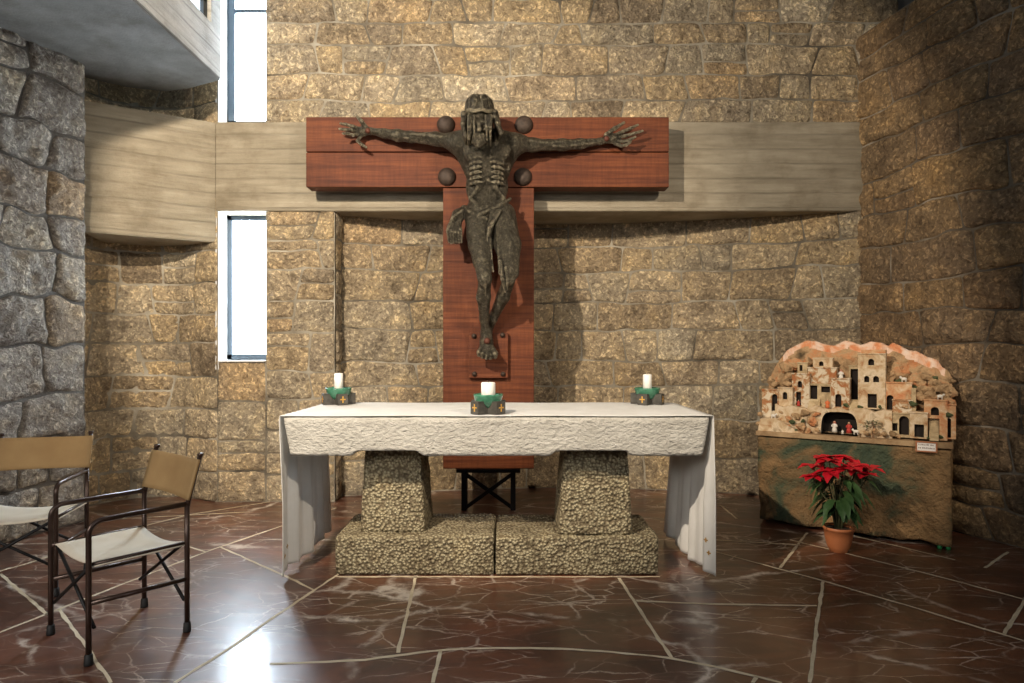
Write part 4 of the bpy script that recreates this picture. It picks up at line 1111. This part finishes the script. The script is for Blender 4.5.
for i in range(len(us)-1):
    a = nb+2*i
    Q.append((a, a+1, a+3, a+2)); MIx.append(0)
    Q.append((ix[i, -1], ix[i+1, -1], a+3, a+1)); MIx.append(1)
from_np('rocky_hills', Vv, np.array(Q), [M['rock'], M['crest']], nv, False, MIx)

def bm_house(bm, u0, u1, z0, z1, v, dep, ops, roofpar=0.006):
    """box with recessed openings; ops: (u0,u1,z0,z1,arched)"""
    outer = [(u0, z0), (u1, z0), (u1, z1), (u0, z1)]
    loops = [[bm.verts.new((a, v, b)) for a, b in outer]]
    holes = []
    for (a0, a1, b0, b1, arch) in ops:
        a0 = max(a0, u0+0.002); a1 = min(a1, u1-0.002); b0 = max(b0, z0+0.002); b1 = min(b1, z1-0.002)
        if a1-a0 < 0.003 or b1-b0 < 0.003: continue
        if arch:
            r = (a1-a0)/2; hb = max(b1-r, b0+0.002)
            pts = [(a0, b0), (a1, b0)]+[((a0+a1)/2+r*math.cos(t), hb+min(r, b1-hb)*math.sin(t)) for t in np.linspace(0, math.pi, 9)]
        else: pts = [(a0, b0), (a1, b0), (a1, b1), (a0, b1)]
        holes.append([bm.verts.new((a, v, b)) for a, b in pts])
    edges = []
    for lp_ in loops+holes:
        for i in range(len(lp_)): edges.append(bm.edges.new((lp_[i], lp_[(i+1) % len(lp_)])))
    bmesh.ops.triangle_fill(bm, use_beauty=True, use_dissolve=False, edges=edges, normal=(0, -1, 0))
    for hl in holes:
        bk_ = [bm.verts.new((q.co.x, v+0.035, q.co.z)) for q in hl]
        for i in range(len(hl)):
            j = (i+1) % len(hl); f = bm.faces.new((hl[i], hl[j], bk_[j], bk_[i]))
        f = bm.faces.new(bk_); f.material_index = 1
    b = [bm.verts.new((a, v+dep, z)) for a, z in outer]; o = loops[0]
    for i in range(4):
        j = (i+1) % 4; bm.faces.new((o[i], b[i], b[j], o[j]))
    bm.faces.new(b)
    # roof slab with a small overhang
    bm_box(bm, (u0-0.004, v-0.006, z1-0.003), (u1+0.004, v+dep, z1+roofpar), 0.0015)
houses = [   # x0,x1,y0,y1,v,depth,mat,openings in px
    (762, 778.5, 390, 433, 0.12, 0.12, 'plaster_b', [(771.5, 777.5, 394, 411, 1)]),
    (778, 792.5, 388, 408, 0.13, 0.12, 'plaster_a', [(782.5, 787.2, 392, 399.5, 1)]),
    (792, 809.5, 374, 408, 0.17, 0.12, 'plaster_b', [(797.5, 802, 381, 387.5, 1), (796, 801, 392, 405.5, 0)]),
    (797.5, 807.5, 363, 375, 0.25, 0.08, 'plaster_c', [(799.5, 802.5, 365, 371, 0)]),
    (813, 832.5, 358.5, 370, 0.27, 0.08, 'plaster_a', [(818.8, 823.5, 361.3, 366, 1)]),
    (808, 836.5, 368, 385, 0.22, 0.11, 'plaster_b', []),
    (808.5, 832, 384.5, 409, 0.19, 0.12, 'plaster_c', [(810, 817.3, 385.5, 400, 0), (821, 830, 386.5, 392.5, 0)]),
    (831, 849.5, 379, 409, 0.145, 0.12, 'plaster_b', [(835, 841.4, 394, 407, 1)]),
    (849, 859, 366, 409, 0.24, 0.1, 'plaster_c', [(850.5, 858, 369, 400, 0)]),
    (858, 885.5, 354, 409, 0.17, 0.14, 'plaster_a', [(868, 874.2, 358.8, 365.3, 1), (864, 869.3, 376, 382.3, 1), (873, 879, 376, 382.3, 1), (867.5, 876.8, 394, 408, 0)]),
    (886, 912, 383, 411, 0.17, 0.12, 'plaster_d', [(886.5, 893.5, 395, 410, 1)]),
    (892.5, 912.5, 400.5, 414, 0.12, 0.1, 'plaster_b', []),
    (884, 910, 413.5, 437, 0.10, 0.14, 'plaster_c', [(887.5, 897.5, 423, 431, 0), (899, 909, 416, 435, 1)]),
    (910, 927.5, 413, 438.5, 0.045, 0.12, 'plaster_a', [(914.3, 924, 424.5, 437.5, 0)]),
    (924, 947.5, 400.5, 440, 0.075, 0.10, 'plaster_d', [(930.8, 939, 407, 415.5, 1), (928, 939.3, 418.5, 439, 0)]),
    (946, 956, 405, 439, 0.085, 0.12, 'plaster_d', [(947, 951, 418, 438, 1)]),
]
for (x0, x1, y0, y1, v, dep, mm, ops) in houses:
    ua, z1 = L(x0, y0, v); ub, _ = L(x1, y0, v); _, z0 = L((x0+x1)/2, y1, v)
    _, z1 = L((x0+x1)/2, y0, v)
    oo = []
    for (a0, a1, b0, b1, ar) in ops:
        p, q = L(a0, b1, v); r_, _ = L(a1, b1, v); _, s_ = L((a0+a1)/2, b0, v); _, q = L((a0+a1)/2, b1, v)
        oo.append((p, r_, q, s_, ar))
    bm = bmesh.new(); bm_house(bm, ua, ub, max(0.03, z0), z1, v, dep, oo)
    from_bm('house', bm, [M[mm], M['hollow']], nv)
# parapet on the tower, chimney
ua, za = L(861, 350.5, 0.17); ub, _ = L(885.5, 350.5, 0.17); _, zb_ = L(872, 354.5, 0.17)
bm = bmesh.new(); bm_box(bm, (ua, 0.175, zb_), (ub, 0.30, za+0.006), 0.002); from_bm('parapet', bm, M['plaster_d'], nv)
ua, za = L(911.3, 388, 0.12); ub, _ = L(916, 388, 0.12); _, zb_ = L(913, 412, 0.12)
bm = bmesh.new(); bm_box(bm, (ua, 0.12, zb_), (ub, 0.15, za), 0.003); from_bm('chimney', bm, M['plaster_c'], nv)
# terrace wall with the cave of the holy family
v = 0.085
ua, z1 = L(775, 408, v); ub, _ = L(892, 410, v); _, z1 = L(835, 408.5, v)
p, q = L(821, 433, v); r_, _ = L(857.5, 433, v); _, s_ = L(839, 412, v)
bm = bmesh.new()
outer = [(ua, 0.034), (ub, 0.034)]+[(ub+(ua-ub)*t/14, z1+0.014*math.sin(t*2.3)+0.006*math.sin(t*5)) for t in range(15)]
cxm = (p+r_)/2; hw_ = (r_-p)/2; zb0 = 0.036; hh_ = s_-zb0
hole = [(cxm+hw_*math.copysign(abs(math.cos(t))**0.45, math.cos(t)), zb0+hh_*abs(math.sin(t))**0.6) for t in np.linspace(0, math.pi, 17)]
lo_ = [bm.verts.new((a, v, b)) for a, b in outer]; hl = [bm.verts.new((a, v, b)) for a, b in hole]
ed = []
for lp_ in (lo_, hl):
    for i in range(len(lp_)): ed.append(bm.edges.new((lp_[i], lp_[(i+1) % len(lp_)])))
bmesh.ops.triangle_fill(bm, use_beauty=True, use_dissolve=False, edges=ed, normal=(0, -1, 0))
bk_ = [bm.verts.new((q_.co.x, v+0.12, q_.co.z)) for q_ in hl]
for i in range(len(hl)):
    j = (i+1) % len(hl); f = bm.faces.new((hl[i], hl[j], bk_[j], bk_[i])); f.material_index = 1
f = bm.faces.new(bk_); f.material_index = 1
bb = [bm.verts.new((q_.co.x, v+0.13, q_.co.z)) for q_ in lo_]
for i in range(len(lo_)):
    j = (i+1) % len(lo_); bm.faces.new((lo_[i], bb[i], bb[j], lo_[j]))
from_bm('terrace_wall', bm, [M['plaster_a'], M['hollow']], nv)
# terraces, ramp, stairs
rngn = random.Random(6)
def rock(px, py, v, r, m='rock', name='rock'):
    u, z = L(px, py, v)
    bm = bmesh.new(); bmesh.ops.create_icosphere(bm, subdivisions=2, radius=r)
    sc = (rngn.uniform(0.8, 1.4), rngn.uniform(0.7, 1.0), rngn.uniform(0.6, 1.1)); ph = rngn.uniform(0, 9)
    for vt in bm.verts:
        k = 1+0.28*math.sin(vt.co.x/r*2.7+ph)*math.cos(vt.co.z/r*3.1+ph*2)+0.15*math.sin(vt.co.y/r*5+ph)
        vt.co = Vector((vt.co.x*sc[0]*k+u, vt.co.y*sc[1]*k+v, max(0.034, vt.co.z*sc[2]*k+z)))
    return from_bm(name, bm, M[m], nv)
def stairs(px0, px1, py0, py1, v0, v1, n, m='plaster_c'):
    ua, z0 = L(px0, py1, v0); ub, _ = L(px1, py1, v0); _, z1 = L((px0+px1)/2, py0, v1); _, z0 = L((px0+px1)/2, py1, v0)
    z0 = max(0.034, z0); bm = bmesh.new()
    for i in range(n):
        t0 = i/n; bm_box(bm, (ua, v0+(v1-v0)*t0, z0-0.02 if z0 > 0.06 else z0), (ub, v1+0.01, z0+(z1-z0)*(i+1)/n), 0.001)
    from_bm('stairs', bm, M[m], nv)
stairs(808, 819.5, 399, 408, 0.13, 0.19, 4); stairs(849, 857.5, 399.5, 409, 0.13, 0.22, 5); stairs(929, 938.8, 419, 438, 0.06, 0.11, 8)
bm = bmesh.new()   # sloping ramp on the left
ra = [L(757, 430, 0.03), L(760, 419, 0.03), L(775, 418.5, 0.03), L(785, 424, 0.03), L(797, 431, 0.03), L(803, 434, 0.03)]
pts = [(a, max(0.036, b)) for a, b in ra]; pts = [(max(pts[0][0], 0.01), 0.034)]+pts[1:]+[(pts[-1][0], 0.034)]
a_ = [bm.verts.new((u, 0.03, z)) for u, z in pts]; b_ = [bm.verts.new((u, 0.12, z+0.006)) for u, z in pts]
bm.faces.new(a_); bm.faces.new(b_[::-1])
for i in range(len(pts)):
    j = (i+1) % len(pts); bm.faces.new((a_[i], b_[i], b_[j], a_[j]))
from_bm('ramp', bm, M['plaster_a'], nv)
for px, py, v, r in ((782, 413, 0.11, 0.035), (789, 419, 0.085, 0.035), (797, 416, 0.10, 0.045), (805, 413, 0.09, 0.035), (812, 421, 0.075, 0.04), (801, 426, 0.06, 0.028), (808, 431, 0.05, 0.024), (817, 430, 0.05, 0.02), (815, 414, 0.085, 0.03),
                     (760, 414, 0.06, 0.022), (759, 424, 0.05, 0.02), (789, 427, 0.05, 0.02), (866, 433, 0.05, 0.02), (875, 431, 0.045, 0.022), (884, 434, 0.05, 0.018), (893, 434, 0.04, 0.022), (898, 436, 0.04, 0.018), (905, 407, 0.12, 0.02), (890, 377, 0.27, 0.045), (897, 372, 0.29, 0.05), (893, 366, 0.32, 0.045),
                     (908, 384, 0.28, 0.05), (917, 381, 0.26, 0.055), (926, 377, 0.27, 0.05), (935, 384, 0.24, 0.05), (943, 388, 0.20, 0.045), (924, 390, 0.20, 0.05), (918, 396, 0.16, 0.04), (931, 396, 0.16, 0.035), (943, 398, 0.14, 0.035), (951, 392, 0.18, 0.035), (950, 402, 0.12, 0.035), (952, 381, 0.24, 0.03),
                     (786, 368, 0.27, 0.05), (781, 378, 0.22, 0.045), (790, 376, 0.22, 0.04), (775, 384, 0.2, 0.04), (795, 364, 0.30, 0.05), (808, 362, 0.31, 0.04), (787, 384, 0.18, 0.03), (771, 381, 0.24, 0.03)):
    rock(px, py, v, r)
for px, py, v, r in ((792, 422, 0.055, 0.018), (803, 421, 0.06, 0.016), (860, 407, 0.12, 0.016), (880, 407, 0.12, 0.014), (846, 405, 0.13, 0.014), (913, 404, 0.10, 0.018), (928, 438, 0.05, 0.012), (941, 437, 0.06, 0.016), (949, 415, 0.075, 0.016), (900, 383, 0.25, 0.03), (914, 388, 0.22, 0.025), (935, 378, 0.25, 0.03), (826, 406, 0.12, 0.012), (796, 430, 0.04, 0.014)):
    rock(px, py, v, r, 'moss', 'bush')
# palm / olive in front of the terrace
pt = thing('miniature_tree', 'small leafy model tree in front of the nativity terrace, right of the cave', 'model tree', (0, 0, 0))
u, z = L(873, 435, 0.05); wp = NA+NU*u+NV*0.05+Vector((0, 0, Z0+0.034)); pt.location = wp
bm = bmesh.new(); bm_tube(bm, [(0, 0, 0), (0.004, 0, 0.06), (-0.003, 0, 0.125)], [0.008, 0.006, 0.004], 7); from_bm('trunk', bm, M['brown_paint'], pt)
bm = bmesh.new(); rngt = random.Random(2)
for i in range(120):
    a = rngt.uniform(0, 2*math.pi); e = rngt.uniform(-0.3, 1.2); r_ = rngt.uniform(0.02, 0.075)
    c = Vector((math.cos(a)*math.cos(e)*r_*1.15, math.sin(a)*math.cos(e)*r_*0.7, 0.115+math.sin(e)*r_*0.8-0.035*(r_/0.075)))
    d = Vector((math.cos(a), math.sin(a), rngt.uniform(-0.8, 0.6))).normalized(); s = d.cross(Vector((0, 0, 1))).normalized()
    l_ = rngt.uniform(0.018, 0.032); w_ = 0.0055
    q = [bm.verts.new(c), bm.verts.new(c+d*l_*0.5+s*w_), bm.verts.new(c+d*l_), bm.verts.new(c+d*l_*0.5-s*w_)]; bm.faces.new(q)
M['olive'] = mat('olive_leaf', [(0.3, (0.09, 0.10, 0.045)), (0.7, (0.22, 0.22, 0.11))], 40, 3, 0.8)
from_bm('foliage', bm, M['olive'], pt)
# figurines (each a thing of its own)
def figurine(px, py, v, h, robe, label, head='skin_paint', veil=None, kneel=False):
    u, z = L(px, py, v); r = thing('figurine', label, 'figurine', NA+NU*u+NV*v+Vector((0, 0, Z0+max(z, 0.036))), NROT, 'nativity figurines')
    k = h
    bm = bmesh.new(); bm_lathe(bm, [(0, 0), (0.24*k, 0), (0.20*k, 0.3*k), (0.15*k, 0.55*k), (0.19*k, 0.70*k), (0.10*k, 0.80*k), (0, 0.82*k)], 12); 
    for s in (-1, 1): bm_tube(bm, [(s*0.16*k, 0, 0.70*k), (s*0.22*k, -0.06*k, 0.52*k), (s*0.08*k, -0.2*k, 0.50*k)], [0.06*k, 0.055*k, 0.04*k], 7)
    from_bm('robe', bm, M[robe], r, True)
    bm = bmesh.new(); bmesh.ops.create_uvsphere(bm, u_segments=12, v_segments=8, radius=0.095*k)
    bmesh.ops.translate(bm, verts=bm.verts, vec=(0, -0.01*k, 0.90*k)); from_bm('head', bm, M[head], r, True)
    if veil:
        bm = bmesh.new(); bm_lathe(bm, [(0, 1.02*k), (0.08*k, 0.98*k), (0.115*k, 0.88*k), (0.15*k, 0.66*k), (0.14*k, 0.66*k), (0, 0.70*k)], 12, (0, 0.03*k, 0)); from_bm('veil', bm, M[veil], r, True)
figurine(834.5, 432, 0.115, 0.085, 'white_paint', 'white robed model figure with red head covering, left in the cave', veil='red_paint')
figurine(849, 433, 0.11, 0.085, 'red_paint', 'red robed model figure standing right in the cave', veil='brown_paint')
figurine(827.5, 408, 0.10, 0.07, 'orange_paint', 'orange robed model figure on the terrace above the cave')
figurine(798.5, 406, 0.15, 0.05, 'red_paint', 'tiny red clothed model figure in a doorway at the left of the model village')
figurine(841, 379, 0.19, 0.075, 'white_paint', 'white and red model angel on the roof above the arched door', veil='red_paint')
figurine(842.5, 434, 0.09, 0.035, 'white_paint', 'very small white model figure lying low between the two in the cave')
def sheep(px, py, v, label, rz=0):
    u, z = L(px, py, v); r = thing('sheep_figurine', label, 'figurine', NA+NU*u+NV*v+Vector((0, 0, Z0+max(z, 0.036))), NROT+rz, 'white model sheep')
    bm = bmesh.new(); bmesh.ops.create_icosphere(bm, subdivisions=2, radius=0.015)
    for vt in bm.verts: vt.co = Vector((vt.co.x*1.35, vt.co.y*0.85, vt.co.z*0.85+0.023))
    bmesh.ops.create_icosphere(bm, subdivisions=2, radius=0.0085, matrix=Matrix.Translation((0.022, -0.002, 0.035)))
    bm_tube(bm, [(0.014, 0, 0.026), (0.022, 0, 0.034)], 0.007, 7)
    from_bm('body', bm, M['white_paint'], r, True)
    for a in (-0.012, 0.012):
        for b in (-0.006, 0.006):
            bm = bmesh.new(); bm_tube(bm, [(a, b, 0.018), (a, b, 0)], 0.003, 6); from_bm('leg', bm, M['white_paint'], r)
sheep(773.5, 418.5, 0.05, 'white model sheep on the ramp at the left of the model village')
sheep(904, 382, 0.20, 'white model sheep on the flat roof right of the tower', math.pi)
sheep(940, 399.5, 0.10, 'white model sheep on the roof of the right hand house')
sheep(856, 434.5, 0.04, 'white model sheep at the right foot of the cave', math.pi)
# little framed sign leaning at the base
ua, za = L(915.5, 452.5, -0.02); ub, zc = L(937.5, 441.5, -0.02); _, za = L(926, 452.3, -0.02); _, zc = L(926, 441.6, -0.02)
sg = thing('small_sign', 'small white card with two lines of writing in a reddish frame, on the village base', 'sign', NA+NU*ua+NV*(-0.012)+Vector((0, 0, Z0+za)), NROT)
wd, ht = ub-ua, zc-za
bm = bmesh.new()
for lo, hi in (((0, -0.006, 0), (wd, 0.004, 0.010)), ((0, -0.006, ht-0.010), (wd, 0.004, ht)), ((0, -0.006, 0.0102), (0.010, 0.004, ht-0.0102)), ((wd-0.010, -0.006, 0.0102), (wd, 0.004, ht-0.0102))): bm_box(bm, lo, hi, 0.001)
from_bm('frame', bm, mat('sign_frame', [(0, (0.36, 0.14, 0.06))], rough=0.6), sg)
bm = bmesh.new(); bm_box(bm, (0.009, -0.002, 0.009), (wd-0.009, 0.002, ht-0.009)); cd = from_bm('card', bm, mat('card_white', [(0, (0.78, 0.74, 0.68))], rough=0.7), sg)
bm = bmesh.new(); rs = random.Random(12)
for row, (z_, n) in enumerate(((ht*0.62, 13), (ht*0.32, 14))):
    x = 0.018
    while x < wd-0.022:
        l_ = rs.uniform(0.003, 0.008); hgt = rs.uniform(0.007, 0.012)
        if rs.random() < 0.82: bm_box(bm, (x, -0.0028, z_), (x+l_*0.75, -0.0018, z_+hgt))
        x += l_+0.0025
from_bm('lettering', bm, mat('ink', [(0, (0.13, 0.06, 0.05))], rough=0.8), cd)

# ------------------------------------------------------------------ poinsettia
def poinsettia():
    p = FLOORPT(838.5, 551); base = Vector((p.x, p.y, 0))
    r = thing('poinsettia', 'red poinsettia plant in an orange plastic pot on the floor before the draped table', 'potted plant', base)
    pot = mat('orange_pot', [(0.3, (0.50, 0.165, 0.060)), (0.7, (0.56, 0.195, 0.075))], 6, 3, 0.45)
    bm = bmesh.new(); bm_lathe(bm, [(0, 0.004), (0.058, 0.0), (0.060, 0.012), (0.064, 0.016), (0.075, 0.04), (0.089, 0.10), (0.094, 0.150), (0.099, 0.152), (0.100, 0.172), (0.094, 0.173), (0.090, 0.15), (0, 0.148)], 36)
    from_bm('flower_pot', bm, pot, r, True)
    bm = bmesh.new(); bm_lathe(bm, [(0, 0.164), (0.05, 0.160), (0.091, 0.155), (0.091, 0.149), (0, 0.149)], 20); from_bm('soil', bm, mat('soil', [(0.3, (0.02, 0.014, 0.009)), (0.7, (0.06, 0.042, 0.026))], 60, 4, 1, bumps=((90, 0.01),)), r)
    lg = mat('green_leaf', [(0.3, (0.022, 0.055, 0.016)), (0.7, (0.055, 0.11, 0.035))], 14, 3, 0.45)
    rd = mat('red_bract', [(0.3, (0.38, 0.004, 0.012)), (0.7, (0.55, 0.010, 0.022))], 14, 3, 0.5)
    stm = mat('stem', [(0.3, (0.07, 0.06, 0.03)), (0.7, (0.10, 0.11, 0.045))], 30, 3, 0.7)
    rng = random.Random(19)
    def leaf(name, o, d, L_, w_, m, droop):
        d = d.normalized(); s = d.cross(Vector((0, 0, 1))); s = s.normalized() if s.length > 1e-3 else Vector((1, 0, 0)); n = s.cross(d)
        bm = bmesh.new(); rows = []
        K = 7
        for i in range(K+1):
            t = i/K; w = w_*math.sin(math.pi*min(1, t*0.93+0.05))**0.8*(1.15-0.5*t)*(1+0.16*math.sin(t*14))
            c = o+d*L_*t-Vector((0, 0, 1))*droop*L_*t*t
            rows.append([bm.verts.new(c-s*w+n*w*0.25), bm.verts.new(c-s*w*0.5+n*w*0.05), bm.verts.new(c), bm.verts.new(c+s*w*0.5+n*w*0.05), bm.verts.new(c+s*w+n*w*0.25)])
        for a, b in zip(rows, rows[1:]):
            for k in range(4): bm.faces.new((a[k], a[k+1], b[k+1], b[k]))
        return from_bm(name, bm, m, r, True)
    heads = [(-0.17, 0.02, 0.60, 1.0), (-0.09, -0.05, 0.645, 1.1), (0.0, 0.05, 0.655, 1.1), (0.06, -0.08, 0.61, 1.1), (0.14, 0.02, 0.61, 1.1), (-0.21, -0.06, 0.545, 0.85), (0.20, -0.05, 0.59, 0.95), (-0.02, -0.13, 0.60, 1.0),
             (0.10, 0.12, 0.64, 0.9), (-0.12, -0.10, 0.585, 0.9), (0.12, -0.12, 0.565, 0.9), (-0.05, 0.13, 0.64, 0.8)]
    nb_ = 0
    for hx, hy, hz, sc in heads:
        tip = Vector((hx, hy, hz-0.01))
        bm = bmesh.new(); bm_tube(bm, [(hx*0.1, hy*0.1, 0.15), (hx*0.3+rng.uniform(-.01, .01), hy*0.3, 0.33), (hx*0.8, hy*0.8, hz-0.10), tuple(tip)], [0.007, 0.006, 0.0045, 0.003], 7); from_bm('stem', bm, stm, r, True)
        n = 7
        a0 = rng.uniform(0, 6.28)
        for i in range(n):
            a = a0+i*2*math.pi/n+rng.uniform(-0.25, 0.25); e = rng.uniform(-0.15, 0.45)
            leaf('bract', tip, Vector((math.cos(a), math.sin(a), e)), sc*rng.uniform(0.095, 0.14), sc*rng.uniform(0.032, 0.044), rd, rng.uniform(0.15, 0.5)); nb_ += 1
    for i in range(60):
        a = rng.uniform(0, 6.28); z = rng.uniform(0.27, 0.56); rr = rng.uniform(0.02, 0.06)+0.38*max(0, (z-0.32))*rng.uniform(0.4, 1.1)
        o = Vector((math.cos(a)*rr, math.sin(a)*rr, z))
        leaf('leaf', o, Vector((math.cos(a), math.sin(a), rng.uniform(-0.35, 0.25))), rng.uniform(0.10, 0.16), rng.uniform(0.028, 0.040), lg, rng.uniform(0.4, 1.0))
poinsettia()
